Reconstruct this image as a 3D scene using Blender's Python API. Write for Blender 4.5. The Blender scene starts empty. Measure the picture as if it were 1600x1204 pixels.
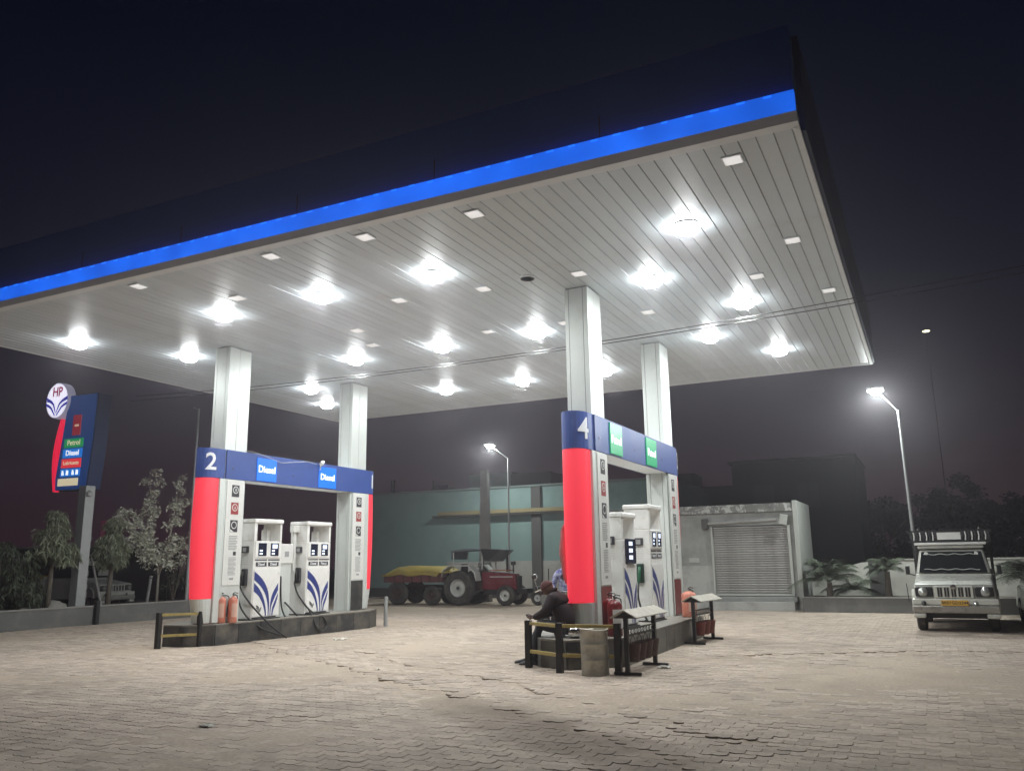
import bpy, bmesh, math, random
import numpy as np
from mathutils import Vector, Matrix, noise as mnoise
random.seed(7)
R = math.radians
S = bpy.context.scene
COL = S.collection

# ------------------------------------------------------------------ camera, world, exposure
cam = bpy.data.cameras.new('camera'); camo = bpy.data.objects.new('camera', cam); COL.objects.link(camo)
S.camera = camo
rv = Vector((0.89453212, 0.4467713, -0.01441134)); uv = Vector((0.10548122, -0.17964714, 0.97805962)); fv = Vector((-0.43438001, 0.87642587, 0.20782612))
camo.matrix_world = Matrix(((rv.x, uv.x, -fv.x, 0), (rv.y, uv.y, -fv.y, 0), (rv.z, uv.z, -fv.z, 1.6), (0, 0, 0, 1)))
cam.sensor_width = 36; cam.lens = 36 * 1286.1 / 1600; cam.clip_end = 600; cam.clip_start = 0.05

W = bpy.data.worlds.new('World'); S.world = W; W.use_nodes = True
nt = W.node_tree; nt.nodes.clear()
out = nt.nodes.new('ShaderNodeOutputWorld')
geo = nt.nodes.new('ShaderNodeTexCoord'); sep = nt.nodes.new('ShaderNodeSeparateXYZ')
nt.links.new(geo.outputs['Generated'], sep.inputs[0])
ramp = nt.nodes.new('ShaderNodeValToRGB'); nt.links.new(sep.outputs['Z'], ramp.inputs[0])
el = ramp.color_ramp.elements
el[0].position = 0.0; el[0].color = (0.0340, 0.0145, 0.0230, 1)
el[1].position = 1.0; el[1].color = (0.0010, 0.0016, 0.0058, 1)
for p, c in ((0.07, (0.0250, 0.0115, 0.0190, 1)), (0.16, (0.0130, 0.0085, 0.0160, 1)), (0.32, (0.0050, 0.0055, 0.0140, 1)), (0.55, (0.0018, 0.0030, 0.0095, 1))):
    e = el.new(p); e.color = c
bg = nt.nodes.new('ShaderNodeBackground'); nt.links.new(ramp.outputs[0], bg.inputs[0]); bg.inputs[1].default_value = 0.78
sky = nt.nodes.new('ShaderNodeTexSky'); sky.sky_type = 'NISHITA'; sky.sun_disc = False
sky.sun_elevation = R(-4); sky.sun_rotation = R(10)
bg2 = nt.nodes.new('ShaderNodeBackground'); nt.links.new(sky.outputs[0], bg2.inputs[0]); bg2.inputs[1].default_value = 0.03
add = nt.nodes.new('ShaderNodeAddShader'); nt.links.new(bg.outputs[0], add.inputs[0]); nt.links.new(bg2.outputs[0], add.inputs[1])
nt.links.new(add.outputs[0], out.inputs[0])

S.view_settings.view_transform = 'Standard'; S.view_settings.look = 'None'
S.view_settings.exposure = 0.0; S.view_settings.gamma = 1.0; S.view_settings.use_curve_mapping = False
S.render.engine = 'CYCLES'
S.cycles.use_denoising = True
S.cycles.max_bounces = 8; S.cycles.diffuse_bounces = 5; S.cycles.volume_bounces = 0
S.cycles.sample_clamp_indirect = 6.0
LAMP_W = 80.0          # watts of each canopy floodlight
STREET_W = 420.0
HAZE = 0.0029

# ------------------------------------------------------------------ materials
def node(nt, t, **k):
    n = nt.nodes.new(t)
    for a, b in k.items(): setattr(n, a, b)
    return n
MATS = {}
def mat(name, rgb, rough=.6, metal=0, emi=0, ecol=None, nz=0.0, nscale=3, bump=0, bscale=40, dirt=None, dscale=1.2, dlo=.55, dhi=.75, trans=0, alpha=1, spec=.5, rnd=0):
    m = bpy.data.materials.new(name); m.use_nodes = True; t = m.node_tree; b = t.nodes['Principled BSDF']
    b.inputs['Base Color'].default_value = (*rgb, 1); b.inputs['Roughness'].default_value = rough; b.inputs['Metallic'].default_value = metal
    b.inputs['Specular IOR Level'].default_value = spec
    if trans: b.inputs['Transmission Weight'].default_value = trans
    tc = node(t, 'ShaderNodeTexCoord')
    col = None
    if nz:
        n = node(t, 'ShaderNodeTexNoise'); n.inputs['Scale'].default_value = nscale; n.inputs['Detail'].default_value = 6; n.inputs['Roughness'].default_value = .65
        t.links.new(tc.outputs['Object'], n.inputs['Vector'])
        mr = node(t, 'ShaderNodeMapRange'); mr.inputs[1].default_value = .25; mr.inputs[2].default_value = .75; mr.inputs[3].default_value = 1 - nz; mr.inputs[4].default_value = 1 + nz
        t.links.new(n.outputs['Fac'], mr.inputs[0])
        vm = node(t, 'ShaderNodeVectorMath', operation='SCALE'); vm.inputs[0].default_value = rgb
        t.links.new(mr.outputs[0], vm.inputs['Scale']); col = vm.outputs[0]
        mr2 = node(t, 'ShaderNodeMapRange'); mr2.inputs[3].default_value = max(.05, rough - .1); mr2.inputs[4].default_value = min(1, rough + .12)
        t.links.new(n.outputs['Fac'], mr2.inputs[0]); t.links.new(mr2.outputs[0], b.inputs['Roughness'])
    if dirt:
        n = node(t, 'ShaderNodeTexNoise'); n.inputs['Scale'].default_value = dscale; n.inputs['Detail'].default_value = 8; n.inputs['Roughness'].default_value = .7
        t.links.new(tc.outputs['Object'], n.inputs['Vector'])
        mr = node(t, 'ShaderNodeMapRange'); mr.inputs[1].default_value = dlo; mr.inputs[2].default_value = dhi
        t.links.new(n.outputs['Fac'], mr.inputs[0])
        mx = node(t, 'ShaderNodeMix', data_type='RGBA'); t.links.new(mr.outputs[0], mx.inputs[0])
        if col: t.links.new(col, mx.inputs[6])
        else: mx.inputs[6].default_value = (*rgb, 1)
        mx.inputs[7].default_value = (*dirt, 1); col = mx.outputs[2]
    if rnd:
        oi = node(t, 'ShaderNodeObjectInfo'); mr = node(t, 'ShaderNodeMapRange'); mr.inputs[3].default_value = 1 - rnd; mr.inputs[4].default_value = 1 + rnd
        t.links.new(oi.outputs['Random'], mr.inputs[0])
        vm = node(t, 'ShaderNodeVectorMath', operation='SCALE')
        if col: t.links.new(col, vm.inputs[0])
        else: vm.inputs[0].default_value = rgb
        t.links.new(mr.outputs[0], vm.inputs['Scale']); col = vm.outputs[0]
    if col: t.links.new(col, b.inputs['Base Color'])
    if bump:
        n = node(t, 'ShaderNodeTexNoise'); n.inputs['Scale'].default_value = bscale; n.inputs['Detail'].default_value = 5
        t.links.new(tc.outputs['Object'], n.inputs['Vector'])
        bp = node(t, 'ShaderNodeBump'); bp.inputs['Strength'].default_value = bump; bp.inputs['Distance'].default_value = .01
        t.links.new(n.outputs['Fac'], bp.inputs['Height']); t.links.new(bp.outputs[0], b.inputs['Normal'])
    if emi:
        b.inputs['Emission Color'].default_value = (*(ecol or rgb), 1); b.inputs['Emission Strength'].default_value = emi
    MATS[name] = m; return m

M_white = mat('pump white paint', (.76, .75, .72), .38, nz=.06, nscale=6, dirt=(.50, .46, .40), dscale=4, dlo=.56, dhi=.85)
M_clad = mat('pillar aluminium cladding', (.62, .65, .62), .42, metal=.25, nz=.05, nscale=2, dirt=(.45, .44, .40), dscale=1.5, dlo=.6, dhi=.9)
M_seam = mat('dark seam', (.05, .05, .05), .8)
M_ceil = mat('ceiling panel paint', (.67, .74, .78), .38, nz=.05, nscale=.8, dirt=(.50, .49, .46), dscale=.9, dlo=.55, dhi=.9, rnd=.05)
M_navy = mat('navy fascia', (.030, .11, .42), .45, nz=.1, nscale=1.2)
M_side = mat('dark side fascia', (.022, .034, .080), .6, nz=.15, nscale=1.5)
M_trim = mat('pale trim', (.80, .84, .86), .5, nz=.06)
M_led = mat('lit blue band', (.01, .10, .6), .3, emi=.95, ecol=(.007, .125, .82))
M_leddot = mat('blue led', (.05, .3, .9), .3, emi=1.15, ecol=(.008, .16, .95))
M_lens = mat('floodlight lens', (.9, .95, 1), .3, emi=62, ecol=(.95, .99, 1))
M_slens = mat('street lamp lens', (.9, .95, 1), .3, emi=260, ecol=(.92, .98, 1))
M_dimlens = mat('small downlight lens', (.85, .85, .85), .4, emi=.55, ecol=(1, .98, .96))
M_housing = mat('lamp housing grey', (.72, .72, .70), .5)
M_blue = mat('header blue vinyl', (.026, .062, .25), .42, nz=.1, nscale=2, dirt=(.07, .11, .28), dscale=3, dlo=.6, dhi=.85)
M_red = mat('lit red panel', (.55, .04, .05), .4, emi=.78, ecol=(.84, .030, .062))
M_redfilm = mat('torn red film', (.62, .25, .25), .4, emi=.10, ecol=(.9, .2, .2))
M_green = mat('lit green sign', (.0, .30, .12), .35, emi=.42, ecol=(.0, .36, .13))
M_lblue = mat('lit blue sign', (.0, .12, .6), .35, emi=.75, ecol=(.005, .125, .62))
M_wlit = mat('lit white lettering', (.9, .9, .9), .4, emi=1.0, ecol=(.95, 1, 1))
M_letter = mat('white lettering', (.75, .76, .78), .5)
M_board = mat('white sticker board', (.66, .66, .63), .45, nz=.04, nscale=9, dirt=(.5, .48, .42), dscale=7, dlo=.6, dhi=.85)
M_ink = mat('black ink', (.03, .03, .035), .5)
M_grayink = mat('faded grey print', (.30, .30, .30), .6, nz=.5, nscale=60)
M_redink = mat('red ink', (.30, .03, .03), .5)
M_granite = mat('black granite tile', (.035, .036, .038), .35, nz=.35, nscale=60, dirt=(.16, .14, .11), dscale=2.5, dlo=.45, dhi=.8, rnd=.25)
M_granite2 = mat('grey granite tile', (.11, .11, .105), .45, nz=.25, nscale=50, dirt=(.20, .18, .14), dscale=2.5, dlo=.45, dhi=.8, rnd=.25)
M_isltop = mat('island top stone', (.20, .19, .17), .5, nz=.2, nscale=6, dirt=(.30, .26, .20), dscale=3, dlo=.4, dhi=.8)
M_black = mat('black painted steel', (.014, .014, .015), .42, nz=.3, nscale=20, dirt=(.10, .085, .065), dscale=6, dlo=.58, dhi=.85)
M_yellow = mat('worn yellow rail paint', (.40, .31, .10), .5, nz=.2, nscale=20, dirt=(.22, .19, .13), dscale=9, dlo=.5, dhi=.75)
M_rubber = mat('black rubber', (.012, .012, .012), .55, nz=.2, nscale=10)
M_hose = mat('fuel hose rubber', (.016, .016, .017), .4)
M_tyre = mat('dusty tyre', (.030, .028, .025), .85, dirt=(.11, .10, .08), dscale=4, dlo=.45, dhi=.75)
M_screen = mat('display bezel', (.010, .013, .035), .2)
M_digit = mat('lit display digits', (.7, .8, 1), .3, emi=.95, ecol=(.75, .82, 1))
M_swoosh = mat('blue swoosh print', (.025, .040, .20), .4)
M_pink = mat('faded red extinguisher', (.56, .17, .11), .5, nz=.12, nscale=10, dirt=(.62, .36, .28), dscale=7, dlo=.45, dhi=.8)
M_maroon = mat('maroon extinguisher', (.17, .018, .020), .35, nz=.15, nscale=8)
M_bucket = mat('dull red fire bucket', (.17, .035, .028), .55, nz=.25, nscale=9, dirt=(.16, .11, .09), dscale=8, dlo=.5, dhi=.8)
M_bucket2 = mat('grimy fire bucket', (.060, .030, .025), .6, nz=.25, nscale=9, dirt=(.13, .11, .09), dscale=8, dlo=.5, dhi=.8)
M_sheet = mat('dusty roof sheet', (.42, .39, .33), .6, nz=.15, nscale=10, dirt=(.26, .24, .20), dscale=8, dlo=.5, dhi=.8)
M_drum = mat('galvanised drum', (.42, .40, .34), .42, metal=.55, nz=.15, nscale=7, dirt=(.19, .16, .12), dscale=6, dlo=.52, dhi=.8)
M_steel = mat('bright steel', (.62, .62, .60), .18, metal=1)
M_pole = mat('galvanised pole', (.36, .37, .37), .5, metal=.4, nz=.1, nscale=4)
M_kerb = mat('grey rendered kerb wall', (.125, .125, .12), .8, nz=.15, nscale=2, bump=.2, bscale=30, dirt=(.20, .19, .17), dscale=2, dlo=.5, dhi=.8)
M_kerbtop = mat('kerb coping', (.24, .23, .21), .8, nz=.15, nscale=3)
M_soil = mat('dry soil', (.14, .12, .095), .95, nz=.3, nscale=2, bump=.6, bscale=8)
M_teal = mat('teal building paint', (.17, .25, .235), .8, nz=.08, nscale=.6, dirt=(.115, .19, .175), dscale=.8, dlo=.5, dhi=.8)
M_teald = mat('dull green upper paint', (.14, .18, .165), .85, nz=.1, nscale=.6)
M_dado = mat('off-white dado paint', (.32, .31, .29), .85, nz=.1, nscale=.8, dirt=(.22, .21, .19), dscale=1.2, dlo=.5, dhi=.75)
M_pil = mat('dark grey pilaster paint', (.07, .07, .065), .85, nz=.1)
M_ledge = mat('ochre ledge edge', (.22, .18, .09), .8, nz=.1)
M_grey = mat('grey shop wall paint', (.27, .275, .26), .85, nz=.1, nscale=1, dirt=(.14, .145, .135), dscale=1.3, dlo=.45, dhi=.75)
M_grey2 = mat('lighter grey dado', (.36, .36, .34), .85, nz=.1, nscale=1, dirt=(.19, .19, .18), dscale=1.6, dlo=.5, dhi=.75)
M_flake = mat('flaked parapet', (.15, .15, .14), .9, nz=.3, nscale=4, dirt=(.42, .42, .40), dscale=6, dlo=.52, dhi=.58)
M_lwall = mat('pale grey return wall', (.36, .37, .34), .85, nz=.08, nscale=1.2)
M_shut = mat('rolling shutter slat', (.27, .265, .25), .5, metal=.3, nz=.12, nscale=3, dirt=(.18, .17, .15), dscale=1.6, dlo=.45, dhi=.7, rnd=.08)
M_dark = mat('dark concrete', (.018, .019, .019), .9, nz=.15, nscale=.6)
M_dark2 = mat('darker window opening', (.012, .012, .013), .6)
M_bwall = mat('white boundary wall', (.50, .49, .44), .85, nz=.1, nscale=1, dirt=(.34, .33, .29), dscale=1.5, dlo=.5, dhi=.75)
M_leafA = mat('pale underlit leaf', (.50, .50, .41), .6, nz=.3, nscale=3)  # whitish look of leaves lit from below is put into this colour
M_leafB = mat('green leaf', (.16, .18, .115), .6, nz=.4, nscale=3)
M_leafC = mat('dark leaf', (.055, .068, .042), .7, nz=.4, nscale=1)
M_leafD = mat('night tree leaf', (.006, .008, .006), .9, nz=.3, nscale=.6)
M_bark = mat('bark', (.14, .12, .095), .9, nz=.3, nscale=8)
M_barkl = mat('pale bark', (.26, .24, .20), .9, nz=.3, nscale=8)
M_vwhite = mat('vehicle white paint', (.52, .52, .47), .28, nz=.05, nscale=2, dirt=(.33, .31, .26), dscale=2, dlo=.55, dhi=.85)
M_chrome = mat('dull chrome bumper', (.42, .41, .38), .3, metal=.7, nz=.15, nscale=5, dirt=(.14, .13, .11), dscale=5, dlo=.5, dhi=.7)
M_glass = mat('dark vehicle glass', (.012, .014, .015), .08)
M_hl = mat('headlight glass', (.45, .46, .44), .06, metal=.6)
M_plate = mat('yellow number plate', (.62, .36, .05), .5)
M_tred = mat('tractor maroon paint', (.14, .012, .020), .35, nz=.2, nscale=4, dirt=(.12, .08, .07), dscale=4, dlo=.5, dhi=.8)
M_trailer = mat('trailer faded red', (.12, .030, .034), .6, nz=.25, nscale=4, dirt=(.10, .08, .07), dscale=3, dlo=.5, dhi=.8)
M_tarp = mat('yellow tarpaulin', (.33, .25, .045), .7, nz=.2, nscale=3, bump=.6, bscale=6, dirt=(.22, .18, .07), dscale=2, dlo=.45, dhi=.7)
M_rim = mat('grey white wheel rim', (.42, .42, .40), .5, nz=.1, nscale=6)
M_greycan = mat('grey tractor canopy cloth', (.10, .115, .135), .8, nz=.15)
M_pyblue = mat('pylon blue face', (.010, .055, .20), .4, emi=.22, ecol=(.014, .10, .42))
M_pynavy = mat('pylon navy side', (.008, .022, .085), .4)
M_logow = mat('lit white disc', (.8, .8, .85), .4, emi=1.0, ecol=(.86, .84, 1.0))
M_logorim = mat('disc rim', (.35, .35, .45), .4, emi=.25, ecol=(.6, .6, .8))
M_logor = mat('lit crimson letters', (.35, .01, .06), .4, emi=.35, ecol=(.55, .02, .12))
M_logob = mat('lit blue waves', (.02, .03, .4), .4, emi=.35, ecol=(.05, .06, .65))
M_pyred = mat('lit red edge', (.6, .01, .03), .4, emi=.80, ecol=(.85, .012, .06))
M_pyredp = mat('dim crimson plate', (.25, .008, .02), .4, emi=.35, ecol=(.45, .01, .03))
M_pygreen = mat('lit price green', (.0, .15, .05), .4, emi=.50, ecol=(.01, .40, .12))
M_pyblue2 = mat('lit price blue', (.0, .12, .4), .4, emi=.65, ecol=(.01, .22, .80))
M_pyred2 = mat('lit price red', (.4, .02, .03), .4, emi=.75, ecol=(.80, .04, .05))
M_cream = mat('lit cream box', (.6, .5, .3), .4, emi=.6, ecol=(.85, .74, .50))
M_ban = mat('maroon banner', (.13, .015, .045), .6, emi=.05, ecol=(.5, .03, .15))
M_truckY = mat('dull truck yellow', (.34, .20, .045), .6, nz=.15)
M_rust = mat('rusty dark chassis', (.05, .028, .022), .8, nz=.3)
M_skin = mat('brown skin', (.16, .085, .055), .55)
M_jacket = mat('dark maroon jacket', (.016, .008, .009), .85, nz=.3, nscale=12, bump=.5, bscale=25)
M_trouser = mat('charcoal trousers', (.030, .031, .036), .85, nz=.2, nscale=12, bump=.4, bscale=25)
M_cap = mat('maroon cap', (.10, .035, .030), .8)
M_shoe = mat('dark shoe', (.035, .033, .034), .6)
M_sweat = mat('patterned sweater', (.35, .36, .50), .85, nz=.4, nscale=25, dirt=(.10, .10, .28), dscale=14, dlo=.47, dhi=.55)
M_hair = mat('black hair', (.01, .009, .008), .6)
M_paper = mat('crumpled paper', (.6, .58, .52), .8)
M_concrete = mat('concrete pole', (.26, .26, .245), .9, nz=.1, nscale=3)
M_tower = mat('dark wire', (.01, .01, .01), .6)

# ------------------------------------------------------------------ mesh helpers
class MB:
    def __init__(s): s.v = []; s.f = []
    def add(s, vs, fs):
        o = len(s.v); s.v += [tuple(v) for v in vs]; s.f += [tuple(i + o for i in f) for f in fs]; return s
    def box(s, x0, x1, y0, y1, z0, z1):
        return s.add([(x0, y0, z0), (x1, y0, z0), (x1, y1, z0), (x0, y1, z0), (x0, y0, z1), (x1, y0, z1), (x1, y1, z1), (x0, y1, z1)],
                     [(0, 3, 2, 1), (4, 5, 6, 7), (0, 1, 5, 4), (1, 2, 6, 5), (2, 3, 7, 6), (3, 0, 4, 7)])
    def hexa(s, p):  # 8 points, bottom 4 ccw then top 4
        return s.add(p, [(0, 3, 2, 1), (4, 5, 6, 7), (0, 1, 5, 4), (1, 2, 6, 5), (2, 3, 7, 6), (3, 0, 4, 7)])
    def prism(s, poly, a, b, axis='z'):
        n = len(poly)
        def P(u, v, w): return {'z': (u, v, w), 'x': (w, u, v), 'y': (u, w, v)}[axis]
        vs = [P(u, v, a) for u, v in poly] + [P(u, v, b) for u, v in poly]
        return s.add(vs, [tuple(range(n))[::-1], tuple(range(n, 2 * n))] + [(i, (i + 1) % n, n + (i + 1) % n, n + i) for i in range(n)])
    def cyl(s, p0, p1, r0, r1=None, n=12, caps=True):
        r1 = r0 if r1 is None else r1
        p0 = Vector(p0); p1 = Vector(p1); d = (p1 - p0).normalized()
        a = d.orthogonal().normalized(); b = d.cross(a)
        vs = [p0 + (a * math.cos(t) + b * math.sin(t)) * r0 for t in [2 * math.pi * i / n for i in range(n)]]
        vs += [p1 + (a * math.cos(t) + b * math.sin(t)) * r1 for t in [2 * math.pi * i / n for i in range(n)]]
        fs = [(i, (i + 1) % n, n + (i + 1) % n, n + i) for i in range(n)]
        if caps: fs += [tuple(range(n))[::-1], tuple(range(n, 2 * n))]
        return s.add(vs, fs)
    def tube(s, pts, r, n=8):
        pts = [Vector(p) for p in pts]; m = len(pts); vs = []
        rr = r if isinstance(r, (list, tuple)) else [r] * m
        up = None
        for i, p in enumerate(pts):
            d = (pts[min(i + 1, m - 1)] - pts[max(i - 1, 0)]).normalized()
            if up is None: up = d.orthogonal().normalized()
            a = (up - d * up.dot(d)).normalized(); up = a; b = d.cross(a)
            vs += [p + (a * math.cos(2 * math.pi * k / n) + b * math.sin(2 * math.pi * k / n)) * rr[i] for k in range(n)]
        fs = [(i * n + k, i * n + (k + 1) % n, (i + 1) * n + (k + 1) % n, (i + 1) * n + k) for i in range(m - 1) for k in range(n)]
        fs += [tuple(range(n))[::-1], tuple(range((m - 1) * n, m * n))]
        return s.add(vs, fs)
    def lathe(s, prof, c=(0, 0, 0), n=20, axis='z', caps=True):
        vs = []
        for r, h in prof:
            for k in range(n):
                t = 2 * math.pi * k / n; u, v = r * math.cos(t), r * math.sin(t)
                p = {'z': (u, v, h), 'x': (h, u, v), 'y': (u, h, v)}[axis]
                vs.append((c[0] + p[0], c[1] + p[1], c[2] + p[2]))
        m = len(prof)
        fs = [(i * n + k, i * n + (k + 1) % n, (i + 1) * n + (k + 1) % n, (i + 1) * n + k) for i in range(m - 1) for k in range(n)]
        if caps: fs += [tuple(range(n))[::-1], tuple(range((m - 1) * n, m * n))]
        return s.add(vs, fs)
    def mesh(s, name, m):
        me = bpy.data.meshes.new(name); me.from_pydata(s.v, [], s.f); me.update()
        if m: me.materials.append(m)
        return me
    def build(s, name, m, parent=None, bevel=0, smooth=False, seg=2, loc=None):
        me = s.mesh(name, m); bm = bmesh.new(); bm.from_mesh(me); bmesh.ops.recalc_face_normals(bm, faces=bm.faces); bm.to_mesh(me); bm.free()
        o = bpy.data.objects.new(name, me); COL.objects.link(o)
        if parent: o.parent = parent
        if loc: o.location = loc
        if smooth:
            for p in me.polygons: p.use_smooth = True
        if bevel:
            b = o.modifiers.new('bevel', 'BEVEL'); b.width = bevel; b.segments = seg; b.limit_method = 'ANGLE'; b.angle_limit = R(35)
        return o
def box(name, m, x0, x1, y0, y1, z0, z1, parent=None, bevel=0, **k): return MB().box(x0, x1, y0, y1, z0, z1).build(name, m, parent, bevel, **k)
def tag(o, label=None, cat=None, group=None, kind=None):
    if label: o['label'] = label
    if cat: o['category'] = cat
    if group: o['group'] = group
    if kind: o['kind'] = kind
    return o
def thing(name, label, cat, loc=(0, 0, 0), rz=0, group=None):
    o = bpy.data.objects.new(name, None); COL.objects.link(o); o.location = loc; o.rotation_euler = (0, 0, rz); o.empty_display_size = .2
    return tag(o, label, cat, group)
def children(o): return [c for c in bpy.data.objects if c.parent == o]
def copy_tree(o, parent=None, loc=None, rz=None, label=None):
    kids = children(o); c = o.copy(); COL.objects.link(c); c.parent = parent
    if loc is not None: c.location = loc
    if rz is not None: c.rotation_euler = (0, 0, rz)
    if label: c['label'] = label
    for k in kids: copy_tree(k, c)
    return c
def text(name, s, size, m, parent, loc, face, bold=.0, ext=.004, sx=1.0, tilt=0):
    cu = bpy.data.curves.new('t', 'FONT'); cu.body = s; cu.size = size; cu.extrude = ext; cu.offset = bold; cu.align_x = 'CENTER'; cu.align_y = 'CENTER'; cu.resolution_u = 3
    t = bpy.data.objects.new('t', cu); COL.objects.link(t)
    bpy.context.view_layer.update()
    me = bpy.data.meshes.new_from_object(t.evaluated_get(bpy.context.evaluated_depsgraph_get())); bpy.data.objects.remove(t)
    me.materials.clear(); me.materials.append(m)
    for v in me.vertices: v.co.x *= sx
    o = bpy.data.objects.new(name, me); COL.objects.link(o); o.parent = parent
    f = Vector(face).normalized(); up = Vector((0, 0, 1)); r = up.cross(f).normalized(); u = f.cross(r)
    mtx = Matrix((r, u, f)).transposed().to_4x4(); mtx.translation = Vector(loc)
    o.matrix_local = mtx @ Matrix.Rotation(tilt, 4, 'Z'); return o

# ------------------------------------------------------------------ ground and paving
ISL4 = [(-6.05, 12.6), (-5.48, 11.96), (-5.0, 11.8), (-4.33, 12.45), (-4.40, 17.6), (-4.9, 18.2), (-5.5, 18.2), (-6.05, 17.6)]
ISL2 = [(-14.6, 13.0), (-14.08, 12.36), (-13.55, 12.36), (-13.12, 12.78), (-12.84, 17.6), (-13.1, 18.25), (-13.9, 18.25), (-14.6, 17.6)]
MG = bpy.data.materials.new('dusty ground'); MG.use_nodes = True
def ground_mat(m, base, dark, sc=.35, joints=False, isl=False):
    t = m.node_tree; b = t.nodes['Principled BSDF']; b.inputs['Roughness'].default_value = .88; b.inputs['Specular IOR Level'].default_value = .3
    tc = node(t, 'ShaderNodeNewGeometry')
    n = node(t, 'ShaderNodeTexNoise'); n.inputs['Scale'].default_value = sc; n.inputs['Detail'].default_value = 9; n.inputs['Roughness'].default_value = .65
    t.links.new(tc.outputs['Position'], n.inputs['Vector'])
    mx = node(t, 'ShaderNodeMix', data_type='RGBA'); mr = node(t, 'ShaderNodeMapRange'); mr.inputs[1].default_value = .35; mr.inputs[2].default_value = .7
    t.links.new(n.outputs['Fac'], mr.inputs[0]); t.links.new(mr.outputs[0], mx.inputs[0]); mx.inputs[6].default_value = (*base, 1); mx.inputs[7].default_value = (*dark, 1)
    col = mx.outputs[2]
    n2 = node(t, 'ShaderNodeTexNoise'); n2.inputs['Scale'].default_value = 22; n2.inputs['Detail'].default_value = 6; t.links.new(tc.outputs['Position'], n2.inputs['Vector'])
    mr2 = node(t, 'ShaderNodeMapRange'); mr2.inputs[1].default_value = .3; mr2.inputs[2].default_value = .7; mr2.inputs[3].default_value = .86; mr2.inputs[4].default_value = 1.12
    t.links.new(n2.outputs['Fac'], mr2.inputs[0])
    fac = mr2.outputs[0]
    if isl:
        oi = node(t, 'ShaderNodeObjectInfo'); ad = node(t, 'ShaderNodeMath', operation='ADD'); fr = node(t, 'ShaderNodeMath', operation='FRACT')
        t.links.new(oi.outputs['Random'], ad.inputs[0]); t.links.new(tc.outputs['Random Per Island'], ad.inputs[1]); t.links.new(ad.outputs[0], fr.inputs[0])
        mr3 = node(t, 'ShaderNodeMapRange'); mr3.inputs[3].default_value = .84; mr3.inputs[4].default_value = 1.14; t.links.new(fr.outputs[0], mr3.inputs[0])
        mu = node(t, 'ShaderNodeMath', operation='MULTIPLY'); t.links.new(fac, mu.inputs[0]); t.links.new(mr3.outputs[0], mu.inputs[1]); fac = mu.outputs[0]
    vm = node(t, 'ShaderNodeVectorMath', operation='SCALE'); t.links.new(col, vm.inputs[0]); t.links.new(fac, vm.inputs['Scale'])
    # brown earth stain along the sunken strip of paving
    sx = node(t, 'ShaderNodeSeparateXYZ'); t.links.new(tc.outputs['Position'], sx.inputs[0])
    ax, ay, bx, by = -4.6, 8.35, -1.9, 6.6
    L = math.hypot(bx - ax, by - ay); ux, uy = (bx - ax) / L, (by - ay) / L
    def lin(cx, cy, k):
        m1 = node(t, 'ShaderNodeMath', operation='MULTIPLY'); m1.inputs[1].default_value = cx; t.links.new(sx.outputs['X'], m1.inputs[0])
        m2 = node(t, 'ShaderNodeMath', operation='MULTIPLY_ADD'); m2.inputs[1].default_value = cy; t.links.new(sx.outputs['Y'], m2.inputs[0]); t.links.new(m1.outputs[0], m2.inputs[2])
        m3 = node(t, 'ShaderNodeMath', operation='ADD'); m3.inputs[1].default_value = k; t.links.new(m2.outputs[0], m3.inputs[0]); return m3.outputs[0]
    mx_, my_ = (ax + bx) / 2, (ay + by) / 2
    al = lin(ux, uy, -(ux * mx_ + uy * my_)); pe = lin(-uy, ux, (uy * mx_ - ux * my_))
    def sq(s_, d):
        q = node(t, 'ShaderNodeMath', operation='DIVIDE'); q.inputs[1].default_value = d; t.links.new(s_, q.inputs[0])
        w = node(t, 'ShaderNodeMath', operation='MULTIPLY'); t.links.new(q.outputs[0], w.inputs[0]); t.links.new(q.outputs[0], w.inputs[1]); return w.outputs[0]
    sm = node(t, 'ShaderNodeMath', operation='ADD'); t.links.new(sq(al, 2.4), sm.inputs[0]); t.links.new(sq(pe, .50), sm.inputs[1])
    n3 = node(t, 'ShaderNodeTexNoise'); n3.inputs['Scale'].default_value = 2.2; n3.inputs['Detail'].default_value = 8; t.links.new(tc.outputs['Position'], n3.inputs['Vector'])
    nm = node(t, 'ShaderNodeMath', operation='MULTIPLY_ADD'); nm.inputs[1].default_value = 3.0; t.links.new(n3.outputs['Fac'], nm.inputs[0]); t.links.new(sm.outputs[0], nm.inputs[2])
    mk = node(t, 'ShaderNodeMapRange'); mk.inputs[1].default_value = 3.3; mk.inputs[2].default_value = 1.5; mk.inputs[3].default_value = 0; mk.inputs[4].default_value = .75; t.links.new(nm.outputs[0], mk.inputs[0])
    n4 = node(t, 'ShaderNodeTexNoise'); n4.inputs['Scale'].default_value = .8; n4.inputs['Detail'].default_value = 7; n4.inputs['Roughness'].default_value = .6; n4.inputs['Distortion'].default_value = .6
    t.links.new(tc.outputs['Position'], n4.inputs['Vector']); mo = node(t, 'ShaderNodeMapRange'); mo.inputs[1].default_value = .56; mo.inputs[2].default_value = .80; mo.inputs[4].default_value = .65; t.links.new(n4.outputs['Fac'], mo.inputs[0])
    m6 = node(t, 'ShaderNodeMix', data_type='RGBA'); t.links.new(mo.outputs[0], m6.inputs[0]); t.links.new(vm.outputs[0], m6.inputs[6]); m6.inputs[7].default_value = (.17, .145, .12, 1)
    m5 = node(t, 'ShaderNodeMix', data_type='RGBA'); t.links.new(mk.outputs[0], m5.inputs[0]); t.links.new(m6.outputs[2], m5.inputs[6]); m5.inputs[7].default_value = (.15, .115, .085, 1)
    t.links.new(m5.outputs[2], b.inputs['Base Color'])
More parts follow.
